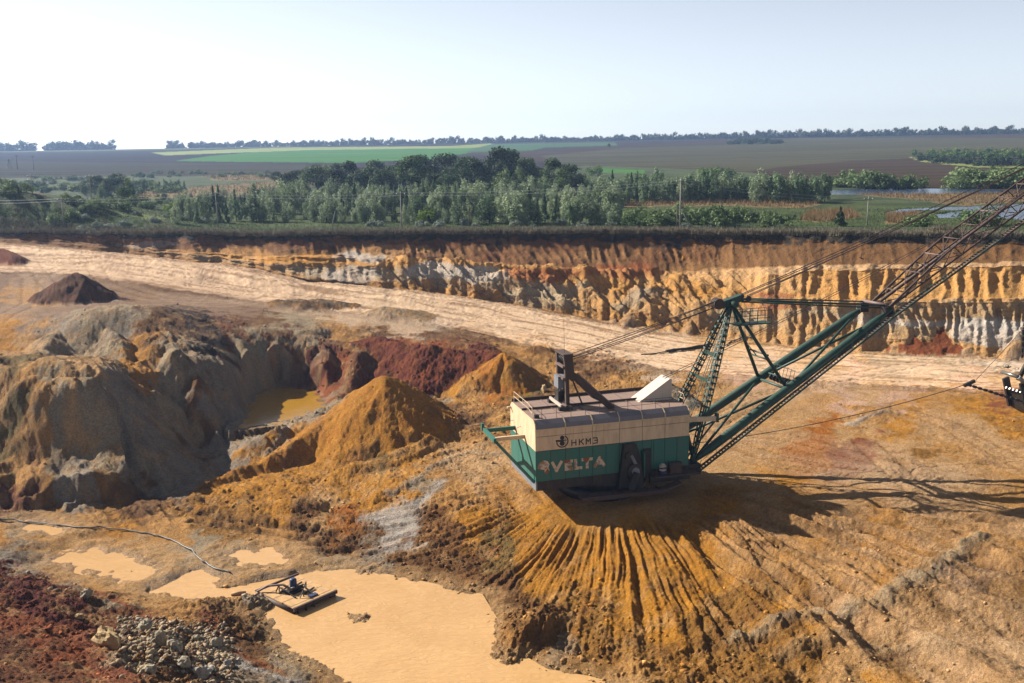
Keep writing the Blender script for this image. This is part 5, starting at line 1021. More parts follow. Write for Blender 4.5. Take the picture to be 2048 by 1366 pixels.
M_shrub = leaf_mat('shrub_leaves', srgb(66, 92, 48), srgb(132, 152, 96)); M_bright = leaf_mat('fresh_leaves', srgb(80, 112, 36), srgb(120, 146, 52)); M_silver = leaf_mat('silver_leaves', srgb(120, 134, 118), srgb(156, 166, 150))
M_ridge = leaf_mat('ridge_leaves', srgb(58, 70, 56), srgb(88, 98, 74)); M_bark = paint('bark', srgb(74, 62, 52), .2, .9)
def crown_mesh(name, seed, H, Wd, lobes, leaves, ls, style, mat):
    """leaf faces gathered in clumps through the volume of the crown"""
    r = np.random.RandomState(seed); cs = []
    for i in range(lobes):
        if style == 'plume':          # upright plumes at different heights
            a = r.rand()*6.283; d = Wd*.5*math.sqrt(r.rand())*.85; h = H*(.12+.75*r.rand()*(1-.45*(d/(Wd*.5))**2)); s = (Wd*.17, Wd*.17, H*.17)
        elif style == 'round':
            a = r.rand()*6.283; e = math.asin(r.rand()*1.5-.5 if r.rand()*1.5-.5 < 1 else 1) if False else r.rand()*1.9-.55
            d = Wd*.36*math.cos(e); h = H*.58+H*.30*math.sin(e); s = (Wd*.2, Wd*.2, H*.13)
        elif style == 'bush':
            a = r.rand()*6.283; d = Wd*.42*math.sqrt(r.rand()); h = H*(.15+.6*r.rand()*(1-(d/(Wd*.55))**2)); s = (Wd*.17, Wd*.17, H*.2)
        else:                          # cone
            t = r.rand(); a = r.rand()*6.283; d = Wd*.42*(1-t)*math.sqrt(r.rand()); h = H*(.1+.8*t); s = (Wd*.13*(1.3-t), Wd*.13*(1.3-t), H*.09)
        cs.append((d*math.cos(a), d*math.sin(a), h, *s))
    cs = np.array(cs); k = r.randint(0, lobes, leaves); p = r.normal(size=(leaves, 3)); p /= np.linalg.norm(p, axis=1)[:, None]; p *= (r.rand(leaves)**.45)[:, None]
    c = cs[k, :3]+p*cs[k, 3:]; nrm = p+r.normal(size=(leaves, 3))*.55; nrm[:, 2] += .25; nrm /= np.linalg.norm(nrm, axis=1)[:, None]
    a = np.cross(nrm, r.normal(size=(leaves, 3))); a /= np.linalg.norm(a, axis=1)[:, None]; b = np.cross(nrm, a); s = (ls*(.6+.8*r.rand(leaves)))[:, None]
    v = np.stack([c-a*s*.5, c-b*s*.35+a*s*.1, c+a*s*.55, c+b*s*.38], 1).reshape(-1, 3)
    me = bpy.data.meshes.new(name); me.vertices.add(len(v)); me.vertices.foreach_set('co', v.ravel()); me.loops.add(len(v)); me.loops.foreach_set('vertex_index', np.arange(len(v), dtype=np.int32))
    me.polygons.add(leaves); me.polygons.foreach_set('loop_start', (np.arange(leaves)*4).astype(np.int32)); me.update(calc_edges=True); me.materials.append(mat); return me
def trunk_mesh(name, seed, H, r0, nb=5, spread=.25):
    r = random.Random(seed); m_ = MB(); top = Vector((r.uniform(-.3, .3), r.uniform(-.3, .3), H*.75)); m_.tube([(0, 0, -.5), top*.4, top], [r0, r0*.7, r0*.25], 6, False)
    for k in range(nb):
        s = top*(.25+.6*k/nb); a = r.random()*6.28; e = s+Vector((math.cos(a)*H*spread, math.sin(a)*H*spread, H*.22)); m_.tube([s, (s+e)/2+Vector((0, 0, .1)), e], [r0*.4, r0*.28, r0*.1], 5, False)
    me = bpy.data.meshes.new(name); me.from_pydata(m_.v, [], m_.f); me.materials.append(M_bark); return me
PRO = {}
def proto(key, n, *a):
    H, Wd, lobes, leaves, ls, style, mat, r0 = a
    PRO[key] = [(crown_mesh('crown', hash((key, i)) % 9973 if False else sum(map(ord, key))*7+i, H*(.94+.05*i), Wd, lobes, leaves, ls, style, mat), trunk_mesh('trunk', i+sum(map(ord, key)), H, r0)) for i in range(n)], H
proto('willow', 4, 10, 5.6, 26, 2300, .42, 'plume', M_willow, .16); proto('oak', 4, 14, 11, 26, 2600, .62, 'round', M_oak, .35); proto('poplar', 3, 10, 4.4, 22, 1900, .42, 'plume', M_poplar, .15)
proto('shrub', 3, 3.2, 4.4, 16, 900, .34, 'bush', M_shrub, .06); proto('silver', 2, 3.4, 4.4, 16, 900, .34, 'bush', M_silver, .06); proto('bright', 2, 5.5, 5.5, 18, 1200, .36, 'bush', M_bright, .1)
proto('conical', 2, 7, 5, 30, 1800, .36, 'cone', M_oak, .14); proto('ridge', 5, 12, 9.5, 14, 520, 1.15, 'bush', M_ridge, .35); proto('grove', 3, 10, 8, 16, 600, .9, 'bush', M_oak, .25); proto('grovebright', 2, 9, 8, 16, 600, .9, 'bush', M_bright, .25)
proto('willow2', 3, 10, 4.0, 30, 2300, .4, 'cone', M_poplar, .15); proto('oak2', 2, 14, 8, 34, 2600, .55, 'plume', M_shrub, .3)
RT = random.Random(11); NT = [0]
def tree(key, name, x, y, h, wscale, label, cat, group, parts=True, sink=.25):
    ps, H = PRO[key]; cm, tm = ps[RT.randrange(len(ps))]; s = h/H; r_ = math.hypot(x, y); rc_ = float(np.interp(math.atan2(x, y), phi, rk[7]))+3.0
    if r_ < rc_: x *= rc_/r_; y *= rc_/r_
    z = gz(x, y)-sink; NT[0] += 1
    if parts:
        o = empty(name, (x, y, z), RT.random()*6.28); o.scale = (s*wscale, s*wscale, s)
        for nm, me in (('trunk', tm), ('crown', cm)): c = bpy.data.objects.new(nm, me); C.objects.link(c); c.parent = o
    else:
        o = bpy.data.objects.new(name, cm); C.objects.link(o); o.location = (x, y, z); o.scale = (s*wscale, s*wscale, s); o.rotation_euler = (0, 0, RT.random()*6.28)
    tag(o, label, cat, group); return o
def interp(px, tab): return float(np.interp(px, [t[0] for t in tab], [t[1] for t in tab]))
def atg(px, py):     # ground point seen at a photo position on the far country (trees ignored)
    p = far_hit(px, py); return p[0], p[1]
# willows: bands of base lines (photo rows), each with its tree heights
TENS = {2: 'twent', 3: 'thirt', 4: 'fort', 5: 'fift', 6: 'sixt', 7: 'sevent', 8: 'eight', 9: 'ninet'}
ONES = ['', 'first', 'second', 'third', 'fourth', 'fifth', 'sixth', 'seventh', 'eighth', 'ninth', 'tenth', 'eleventh', 'twelfth', 'thirteenth', 'fourteenth', 'fifteenth', 'sixteenth', 'seventeenth', 'eighteenth', 'nineteenth']
def ordw(n):
    if n >= 100: return 'hundredth' if n == 100 else 'hundred and '+ordw(n-100)
    if n < 20: return ONES[n]
    return TENS[n//10]+('ieth' if n % 10 == 0 else 'y-'+ONES[n % 10])
ALT = {'willow': ('poplar', 'willow2', 'willow2'), 'poplar': ('willow', 'willow2'), 'oak': ('oak2',), 'ridge': ('ridge',)}
def band(key, name, x0, x1, n, ybase, htab, label, cat, group, wsc=(.85, 1.2), jit=3.5, hj=(.62, 1.25)):
    for k in range(n):
        px = x0+(x1-x0)*(k+.5+RT.uniform(-.45, .45))/n; y = interp(px, ybase)+RT.uniform(-jit, jit)
        x_, y_ = atg(px, y); kk_ = key if key not in ALT or RT.random() > .3 else RT.choice(ALT[key]); tree(kk_, name, x_, y_, interp(px, htab)*RT.uniform(*hj), RT.uniform(*wsc), label if ' middle of the ' in label or ' back of ' in label or 'wood behind' in label else f'{label}, {ordw(k+1)} from the left', cat, group)
GW = 'willows in the belt behind the quarry edge'
band('oak', 'dark_tree', 545, 1170, 34, [(545,372),(700,378),(1000,385),(1170,385)], [(545,9),(600,11),(800,14),(1000,14.5),(1120,12.5),(1170,9)], 'tall dark green broadleaf tree in the wood behind the willows', 'tree', 'dark trees of the wood', jit=6)
band('oak', 'dark_tree', 560, 1190, 30, [(545,388),(700,394),(1000,400),(1170,398)], [(545,8),(600,10),(800,12),(1000,12),(1120,11),(1190,8)], 'dark broadleaf tree in the near row of the wood', 'tree', 'dark trees of the wood', jit=5)
band('willow', 'willow_tree', 380, 1250, 62, [(380,402),(600,408),(900,414),(1250,412)], [(380,4.5),(500,6),(600,8),(900,8.5),(1250,8.5)], 'silvery willow at the back of the willow belt', 'tree', GW)
band('willow', 'willow_tree', 345, 1240, 62, [(345,424),(600,425),(900,430),(1240,430)], [(345,6),(500,8),(700,8.5),(900,9),(1240,8.5)], 'silvery willow in the middle of the willow belt', 'tree', GW)
band('willow', 'willow_tree', 350, 1240, 46, [(350,445),(600,442),(800,446),(1240,449)], [(350,6.5),(420,8.5),(550,7),(700,6),(800,7),(1000,8.5),(1240,8)], 'grey green willow in the front row of the belt', 'tree', GW)
band('poplar', 'poplar_tree', 1180, 1655, 34, [(1180,398),(1400,401),(1655,402)], [(1180,9),(1400,9.5),(1655,9)], 'slim grey green poplar at the back of the right grove', 'tree', 'poplars of the grove')
band('poplar', 'poplar_tree', 1185, 1655, 34, [(1180,408),(1400,404),(1655,405)], [(1180,8),(1400,9),(1600,9.5),(1655,9)], 'slim poplar in the front row of the right grove', 'tree', 'poplars of the grove', jit=2)
band('shrub', 'shrub', 1250, 1590, 34, [(1250,448),(1590,447)], [(1250,4.5),(1400,5),(1590,3)], 'green shrub in the thicket by the braced pole', 'shrub', 'shrubs in the thicket by the double pole', jit=8)
band('silver', 'silver_shrub', 700, 1500, 16, [(700,452),(1500,453)], [(700,2.4),(1500,2.8)], 'pale silvery shrub at the foot of the willows', 'shrub', 'silvery shrubs along the edge', jit=3)
band('shrub', 'shrub', 0, 360, 60, [(0,372),(150,370),(360,385)], [(0,4),(200,5),(360,4)], 'green shrub on the overgrown far left slope', 'shrub', 'shrubs on the left slope', jit=16, wsc=(1, 1.5))
band('shrub', 'shrub', 110, 420, 30, [(110,412),(420,415)], [(110,3),(420,4)], 'green shrub between the left poles and willows', 'shrub', 'shrubs behind the left poles', jit=12)
band('oak', 'dark_tree', 168, 262, 12, [(160,388),(262,402)], [(160,6),(215,10),(262,8)], 'dark tree in the clump on the left slope', 'tree', 'dark trees on the left slope', jit=8)
band('poplar', 'poplar_tree', 240, 370, 20, [(240,385),(370,378)], [(240,8),(370,6)], 'grey green poplar left of the reed flat', 'tree', 'poplars by the reed flat', jit=5)
band('silver', 'silver_shrub', 150, 420, 10, [(150,435),(420,440)], [(150,3),(420,3)], 'pale silvery shrub on the grassy bank at the left', 'shrub', 'silvery shrubs on the left bank', jit=9)
band('shrub', 'shrub', 260, 560, 26, [(260,352),(560,350)], [(260,4.5),(560,4)], 'low green bush at the foot of the dark ploughed field', 'shrub', 'bushes below the ploughed field', jit=5)
band('shrub', 'shrub', 1660, 1840, 18, [(1660,374),(1840,378)], [(1660,6),(1720,8),(1840,5)], 'green bush along the far bank of the long lake', 'shrub', 'bushes on the lake bank', jit=3, wsc=(1, 1.4))
band('shrub', 'shrub', 1905, 2090, 16, [(1905,378),(2090,374)], [(1905,7),(2000,9),(2090,8)], 'rounded green bush on the right end of the lake bank', 'shrub', 'bushes right of the lake', jit=3, wsc=(1, 1.4))
band('grove', 'grove_tree', 1455, 1568, 24, [(1455,288),(1568,286)], [(1455,8),(1500,12),(1568,7)], 'dark tree in the small oval field grove', 'tree', 'trees of the oval grove', jit=1.6, wsc=(1.2, 1.8))
band('grove', 'grove_tree', 1840, 2110, 38, [(1840,322),(1950,330),(2110,331)], [(1840,7),(2110,9)], 'dark tree in front of the large right grove', 'tree', 'trees of the right grove', jit=3, wsc=(1.1, 1.6))
band('grovebright', 'grove_tree', 1830, 2110, 40, [(1830,312),(1950,312),(2110,311)], [(1830,7),(2110,10)], 'light green tree at the back of the large right grove', 'tree', 'trees of the right grove', jit=6, wsc=(1.1, 1.6))
def one(key, name, px, py, h, w, label, cat='shrub'):
    x_, y_ = atg(px, py); return tree(key, name, x_, y_, h, w, label, cat, None)
one('conical', 'conical_bush', 1680, 453, 5.4, 1.0, 'dark conical bush standing alone left of the thin pole near the ponds', 'bush')
one('bright', 'bright_bush', 852, 447, 6, .9, 'yellow green round bush in the front row between the pole and the willows', 'bush')
one('bright', 'bright_bush', 342, 434, 6.2, .7, 'fresh green small tree at the left end of the willow belt', 'tree'); one('bright', 'bright_bush', 1190, 352, 9, 1.3, 'bright green tree at the right end of the dark wood', 'tree')
one('bright', 'bright_bush', 1430, 356, 8, 3.0, 'wide bright green bush rising behind the poplar grove', 'bush'); one('bright', 'bright_bush', 930, 352, 11, 1.0, 'light green tree top standing out of the dark wood', 'tree')
one('shrub', 'shrub', 1843, 452, 4, 1.5, 'dark green bush on the quarry edge under the ropes left of the boom'); one('shrub', 'shrub', 1955, 450, 5.5, 1.5, 'dark green bush behind the lattice boom at the pond')
one('oak', 'dark_tree', 1218, 297, 7, .8, 'tiny dark bush alone in the middle of the ploughed field', 'bush'); one('silver', 'silver_shrub', 168, 452, 2.6, 1.2, 'grey shrub at the crest left of the first edge pole')
# the belt of trees along the ridge
def ridge_xy(px):
    d = ray(px, 280); a = math.atan2(d[0], d[1]); r = 2035; return r*math.sin(a), r*math.cos(a)
for a, b, n, h0, lab in ((-30, 64, 12, 20, 'tree in the leftmost clump on the ridge'), (88, 226, 18, 20, 'tree in the second clump on the left ridge'), (330, 1000, 110, 15, 'thin tree in the ridge row left of centre'),
                   (1000, 1460, 64, 15, 'tree in the belt on the middle ridge'), (1460, 2100, 96, 16, 'tree in the belt on the right ridge')):
    for k in range(n):
        px = a+(b-a)*(k+.5+RT.uniform(-.35, .35))/n; x_, y_ = ridge_xy(px); tree('ridge', 'ridge_tree', x_+RT.uniform(-4, 4), y_+RT.uniform(-12, 12), h0*RT.uniform(.75, 1.2), RT.uniform(1.05, 1.6), f'{lab}, {ordw(k+1)} from the left', 'tree', 'trees along the ridge', parts=False, sink=1)
print('trees', NT[0], time.time()-T0)
# low hedge running under the ridge trees
hr = np.random.RandomState(21); HP = []
for px in np.concatenate([hr.uniform(1000, 2110, 9000), hr.uniform(330, 1000, 1500), hr.uniform(88, 226, 700), hr.uniform(-30, 64, 400)]):
    x_, y_ = ridge_xy(px); hh = 7.5 if px > 1000 else 3.2; y_ += hr.uniform(-10, 10); HP.append((x_, y_, far_z(np.array([x_]), np.array([y_]))[0]+hr.rand()**1.5*hh*(.7+.5*math.sin(px*.07)*math.sin(px*.023))))
HP = np.array(HP); n_ = len(HP); nrm = hr.normal(size=(n_, 3)); nrm /= np.linalg.norm(nrm, axis=1)[:, None]; a_ = np.cross(nrm, hr.normal(size=(n_, 3))); a_ /= np.linalg.norm(a_, axis=1)[:, None]; b_ = np.cross(nrm, a_); s_ = (1.2+1.2*hr.rand(n_))[:, None]
v_ = np.stack([HP-a_*s_, HP-b_*s_*.7, HP+a_*s_, HP+b_*s_*.7], 1).reshape(-1, 3); me = bpy.data.meshes.new('hedge'); me.from_pydata(v_.tolist(), [], np.arange(len(v_)).reshape(-1, 4).tolist()); me.materials.append(M_ridge)
o = bpy.data.objects.new('hedge', me); C.objects.link(o); tag(o, 'low dark undergrowth beneath the trees along the ridge', None, None, 'stuff')
# undergrowth at the back and dead grass on the quarry edge, reeds on the flat
def tufts(name, pts, h, blades, mat, label=None):
    r = np.random.RandomState(len(pts)); V = []; n = len(pts)*blades; base = np.repeat(np.array(pts), blades, 0); base[:, :2] += r.normal(size=(n, 2))*.18
    a = r.rand(n)*6.283; w = .05+.05*r.rand(n); hh = h*(.5+.8*r.rand(n)); lean = r.normal(size=(n, 2))*.3*h
    p0 = base+np.stack([np.cos(a)*w, np.sin(a)*w, a*0-.1], 1); p1 = base-np.stack([np.cos(a)*w, np.sin(a)*w, a*0+.1], 1); p2 = base+np.stack([lean[:, 0], lean[:, 1], hh], 1)
    v = np.stack([p0, p1, p2], 1).reshape(-1, 3); me = bpy.data.meshes.new(name); me.vertices.add(len(v)); me.vertices.foreach_set('co', v.ravel()); me.loops.add(len(v)); me.loops.foreach_set('vertex_index', np.arange(len(v), dtype=np.int32))
    me.polygons.add(n); me.polygons.foreach_set('loop_start', (np.arange(n)*3).astype(np.int32)); me.update(calc_edges=True); me.materials.append(mat)
    o = bpy.data.objects.new(name, me); C.objects.link(o); return tag(o, label, None, None, 'stuff')
M_dead = leaf_mat('dead_grass', srgb(104, 98, 82), srgb(150, 140, 116), .1); M_reed = leaf_mat('reed_stalks', srgb(132, 108, 72), srgb(178, 146, 100), .2); M_gr = leaf_mat('grass_blades', srgb(62, 88, 38), srgb(108, 124, 62), .2)
rr_ = np.random.RandomState(3); pts = []
for k in range(13000):
    c = rr_.randint(0, NPH-1); i = NR0+NR1-31+int(rr_.rand()**1.6*14)-2; pts.append((XG[i, c]+rr_.normal()*.2, YG[i, c]+rr_.normal()*.2, Zg[i, c]))
tufts('dead_grass', pts, .95, 6, M_dead, 'grey dead grass along the top edge of the quarry face')
pts = []
for k in range(9000):
    px = rr_.uniform(-60, 2110); py = rr_.uniform(418, 462); p = hit(px, py); 
    if p[2] > -23: pts.append((p[0], p[1], p[2]))
tufts('grass', pts, .45, 4, M_gr, 'green grass on the strip between the quarry edge and the trees')
pts = []
for nm, poly in ZON:
    if nm != 'reed': continue
    pw = np.array([far_hit(*c)[:2] for c in poly]); lo, hi = pw.min(0), pw.max(0); n = 1500
    x_ = rr_.uniform(lo[0], hi[0], n); y_ = rr_.uniform(lo[1], hi[1], n); ok = inpoly(x_, y_, pw); pts += [(a, b, -19.9) for a, b in zip(x_[ok], y_[ok])]
tufts('reeds', pts, 1.2, 4, M_reed, 'tan dry reeds on the wet flat behind the quarry')
# ------------------------------------------------------------------ poles and wires
M_conc = paint('weathered_concrete', srgb(150, 148, 142), .2, .9); M_wood = paint('weathered_wood', srgb(96, 82, 70), .3, .9); M_ins = paint('white_insulator', srgb(230, 232, 230), .05, .3)
POL = {}
def pole(key, px, ybase, ytop, label, arms=1, mat=M_conc, lean=0, r=.16, brace=False):
    p = hit(px, ybase) if px < 2000 else hit(px, ybase); 
    if math.hypot(p[0], p[1]) < 195: p = hit(px, ybase-6)
    D = p@fw; h = (ybase-ytop)/FPX*D*1.02; e = empty('utility_pole', (p[0], p[1], p[2]-.2)); tag(e, label, 'utility pole', 'poles beyond the quarry')
    MB().tube([(0, 0, -.6), (lean*h, 0, h)], [r, r*.62], 8).build('post', mat, e)
    for k in range(arms):
        z = h-.35-k*1.0; w = .95; c = MB().bar((-w, 0, z), (w, 0, z), .1, .1).build('crossarm', M_wood, e)
        for q in (-w, w): MB().tube([(q, 0, z+.05), (q, 0, z+.3)], [.09, .06], 8).build('insulator', M_ins, c)
    if arms: MB().tube([(lean*h, 0, h), (lean*h, 0, h+.28)], [.08, .05], 8).build('insulator', M_ins, e)
    if brace: MB().tube([(2.6, -.3, 0), (.1, 0, h*.45)], .1, 8).build('brace', mat, e); MB().tube([(-.75, 0, -.5), (-.75, 0, h*.52)], .13, 8).build('stub_post', M_wood, e)
    POL[key] = np.array([p[0], p[1], p[2]-.2+h]); return e
pole('a', 128, 453, 398, 'grey concrete pole on the crest at the left, first of the edge line'); pole('b', 436, 455, 386, 'grey concrete pole in front of the willows, second of the edge line'); pole('c', 803.6, 458, 386, 'grey pole in front of the willows near the bright round bush')
pole('d', 939, 458, 402, 'thin faint pole right of the bright round bush', 0, M_wood, 0, .08); pole('e', 1360, 459, 362, 'tall grey pole with a raking brace and short stub post', 1, M_conc, 0, .2, True)
pole('f', 1734, 451, 396, 'thin dark pole standing among the ponds'); pole('g', 184, 410, 353, 'pale pole with three crossarms before the dark clump on the left slope', 3, M_conc, 0, .14); pole('h', 65, 388, 350, 'pale pole with three crossarms on the overgrown left slope', 3, M_conc, 0, .13)
pole('i', 662, 455, 423, 'short pale leaning stake in front of the willow belt', 0, M_conc, .3, .12)
for k, (px, yb, yt, lab) in enumerate(((68, 342, 314, 'dark far pole with a wide head right of its twin below the left ridge'), (35, 340, 313, 'dark far pole with a wide head left of its twin below the left ridge'))):
    p = far_hit(px, yb-2); D = np.array(p)@fw; h = (yb-yt)/FPX*D; e = empty('utility_pole', (p[0], p[1], gz(p[0], p[1]))); tag(e, lab, 'utility pole', 'poles beyond the quarry')
    MB().tube([(0, 0, -1), (0, 0, h)], .35, 6).build('post', M_wood, e); MB().bar((-2.2, 0, h), (0, 0, h-1.2), .3).build('arm', M_wood, e); MB().bar((2.2, 0, h), (0, 0, h-1.2), .3).build('arm', M_wood, e)
p = far_hit(19, 338); e = empty('lattice_pylon', (p[0], p[1], gz(p[0], p[1]))); tag(e, 'low dark lattice pylon at the far left below the ridge', 'pylon'); D = np.array(p)@fw; h = 20/FPX*D
lg = MB()
for a, b in ((-1, -1), (1, -1), (1, 1), (-1, 1)): lg.bar((a*1.8, b*1.8, -1), (0, 0, h), .25)
lg.build('tower', M_wood, e)
for z in (.45, .7, .88): MB().bar((-3.6*(1.1-z*.5), 0, h*z), (3.6*(1.1-z*.5), 0, h*z), .25).build('crossarm', M_wood, e)
M_wire = paint('aluminium_wire', srgb(170, 176, 176), .05, .5)
def wire(a, b, dz, lab, s=.8, r=.03):
    pts_ = sag(tuple(a+np.array([0, 0, dz])), tuple(b+np.array([0, 0, dz])), s, 14); o = MB().tube(pts_, r, 4).build('overhead_wire', M_wire); tag(o, lab, 'wire', 'overhead wires')
PL, PR = POL['a']+np.array([-45, 8, 1]), POL['f']+np.array([60, -6, 1])
for a, b, n_ in ((PL, POL['a'], 'from the left edge of the view to the first edge pole'), (POL['a'], POL['b'], 'between the first and second edge poles'), (POL['b'], POL['c'], 'between the second edge pole and the one by the round bush'), (POL['c'], POL['e'], 'between the round bush pole and the braced pole'), (POL['e'], POL['f'], 'from the braced pole to the thin pole by the ponds'), (POL['f'], PR, 'from the pond pole off to the right')):
    wire(a, b, 0, 'upper pale overhead wire '+n_); wire(a, b, -.55, 'lower pale overhead wire '+n_, 1.0)
for k in range(3): wire(POL['h'], POL['g'], -k*1.0, ('top', 'middle', 'bottom')[k]+' wire between the two poles with three crossarms', .5, .025)
# ------------------------------------------------------------------ pump raft in the pond
rc = at(600, 1196, -41.95); rf0 = at(523, 1187, -41.95); rf1 = at(590, 1228, -41.95); rf2 = at(672, 1192, -41.95)
ua = rf2-rf1; La = np.linalg.norm(ua); rz = math.atan2(ua[1], ua[0]); vb = rf0-rf1; Lb = abs(-math.sin(rz)*vb[0]+math.cos(rz)*vb[1]); print('raft', La, Lb)
rf = empty('pump_raft', (rf1[0], rf1[1], -41.95), rz); tag(rf, 'flat mud caked pontoon raft carrying a blue pump in the muddy pond', 'raft')
M_mudc = paint('dried_mud', srgb(206, 164, 112), .5, .95, streak=0); M_blue = paint('blue_motor_paint', srgb(44, 58, 96), .3)
Lb = min(Lb, 6.0)
for k in range(3): MB().tube([(.25+(La-.5)*k/2, .15, .02), (.25+(La-.5)*k/2, Lb-.1, .02)], .36, 12).build('pontoon', M_rust, rf)
wdt = Lb/9
for k in range(9):
    if k in (4, 5): MB().box((0.05, k*wdt+.02, .36), (La*.30, (k+1)*wdt-.02, .46+.02*(k % 2))).build('deck_plate', M_mudc, rf); MB().box((La*.62, k*wdt+.02, .36), (La-.05, (k+1)*wdt-.02, .46)).build('deck_plate', M_mudc, rf)
    else: MB().box((0.05+.04*(k % 3), k*wdt+.02, .36), (La-.06*(k % 2), (k+1)*wdt-.02, .46+.02*(k % 2))).build('deck_plate', M_mudc, rf)
MB().bar((-.1, .02, .42), (La+.15, .02, .42), .2, .34).build('edge_beam', M_rust, rf); MB().bar((-.1, Lb, .42), (La+.15, Lb, .42), .16, .3).build('edge_beam', M_rust, rf)
for k in range(3): MB().bar((.3+k*.9, -.1, .5), (.3+k*.9, -.12, -.1), .14).build('hanger', M_dark, rf)
pm = MB().box((La*.32, Lb*.42, .46), (La*.60, Lb*.6, .62)).build('pump_base', M_dark, rf)
MB().tube([(La*.50, Lb*.56, .62), (La*.50, Lb*.56, .8), (La*.5, Lb*.56, 1.55), (La*.5, Lb*.56, 1.7)], [.34, .36, .34, .2], 16).build('pump_motor', M_blue, rf)
MB().tube([(La*.34, Lb*.5, .85), (La*.62, Lb*.45, .85)], .2, 12).build('pump_body', M_dark, rf); MB().tube([(La*.36, Lb*.45, .9), (La*.3, Lb*.6, 1.3), (La*.15, Lb*.85, 1.0), (-.3, Lb*.95, .5)], .12, 8).build('discharge_pipe', M_pink, rf)
for a, b in (((.62, .2), (.70, .5)), ((.5, .3), (.8, .34)), ((.3, .3), (.36, .75)), ((.2, .62), (.5, .7)), ((.55, .62), (.8, .66))): MB().bar((La*a[0], Lb*a[1], .56), (La*b[0], Lb*b[1], .62), .12, .12).build('frame_bar', M_dark, rf)
for a, b in ((.7, .45), (.28, .7), (.45, .25)): MB().bar((La*a, Lb*b, .46), (La*a+.05, Lb*b, 1.15), .08).build('upright', M_dark, rf); MB().bar((La*a, Lb*b, 1.1), (La*a-.5, Lb*b-.1, .5), .08).build('stay', M_dark, rf)
MB().box((La*.5, Lb*.12, .47), (La*.68, Lb*.2, .6)).build('blue_tray', M_blue, rf)
lgp = [at(462, 1189, -41.9), at(492, 1185, -41.9)]; o = MB().tube([(*lgp[0][:2], -41.9), (*((lgp[0]+lgp[1])/2)[:2], -41.86), (*lgp[1][:2], -41.9)], [.16, .2, .14], 8).build('floating_log', paint('pale_log', srgb(196, 160, 120), .3, .9)); tag(o, 'short pale log floating left of the pump raft', 'log')
# hose over the mud
def ground_line(pxs, off, sub=6):
    out = []
    for i in range(len(pxs)-1):
        for t in np.linspace(0, 1, sub, endpoint=False): a, b = pxs[i], pxs[i+1]; p = hit(a[0]+(b[0]-a[0])*t, a[1]+(b[1]-a[1])*t); out.append((p[0], p[1], max(p[2], -42.0)+off))
    z = np.array([p[2] for p in out]); z = np.convolve(np.pad(z, 3, mode='edge'), np.ones(7)/7, mode='valid'); z = np.maximum(z, [p[2]-.06 for p in out]); return [(p[0], p[1], float(q)) for p, q in zip(out, z)]
M_hose = paint('grey_hose', srgb(96, 90, 84), .3, .5)
hp = ground_line([(-40,1036),(0,1040),(60,1048),(150,1056),(250,1062),(300,1070),(350,1085),(385,1105),(405,1125),(430,1140),(468,1150)], .12)
o = MB().tube(hp, .075, 8).build('discharge_hose', M_hose); tag(o, 'long grey hose snaking over the mud into the pond left of the raft', 'hose')
o = MB().tube(ground_line([(1282,711),(1330,706),(1350,703),(1400,697),(1440,691),(1452,692),(1462,684),(1480,680),(1510,676)], .12, 5), .09, 6).build('trailing_cable', M_dark); tag(o, 'thin black cable wriggling over the haul road behind the mast', 'cable')
o = MB().tube(ground_line([(1332,706),(1370,701),(1430,692)], .3, 5), .24, 8).build('cable_conduit', M_dark); tag(o, 'thick black pipe lying on the haul road behind the mast', 'pipe')
# little drill tripod / survey stand on the side track, tiny stake on the bench
sp = hit(1722, 520); e = empty('marker_stand', tuple(sp)); tag(e, 'small dark stake frame on the upper bench of the right face', 'stake')
MB().tube([(0, 0, 0), (0, 0, 1.2)], .09, 6).build('post', M_dark, e); MB().bar((-.4, 0, .4), (.5, 0, .1), .12).build('foot', M_dark, e)
sp = hit(531, 628); e = empty('wire_stand', tuple(sp)); tag(e, 'tiny wire frame standing on the side track above the hollow', 'stand')
for a, b in (((-.6, 0, 0), (-.3, 0, 1)), ((.6, 0, 0), (.3, 0, 1)), ((-.3, 0, 1), (.3, 0, 1)), ((-.45, 0, .5), (.45, 0, .5))): MB().bar(a, b, .06).build('frame_bar', M_wood, e)
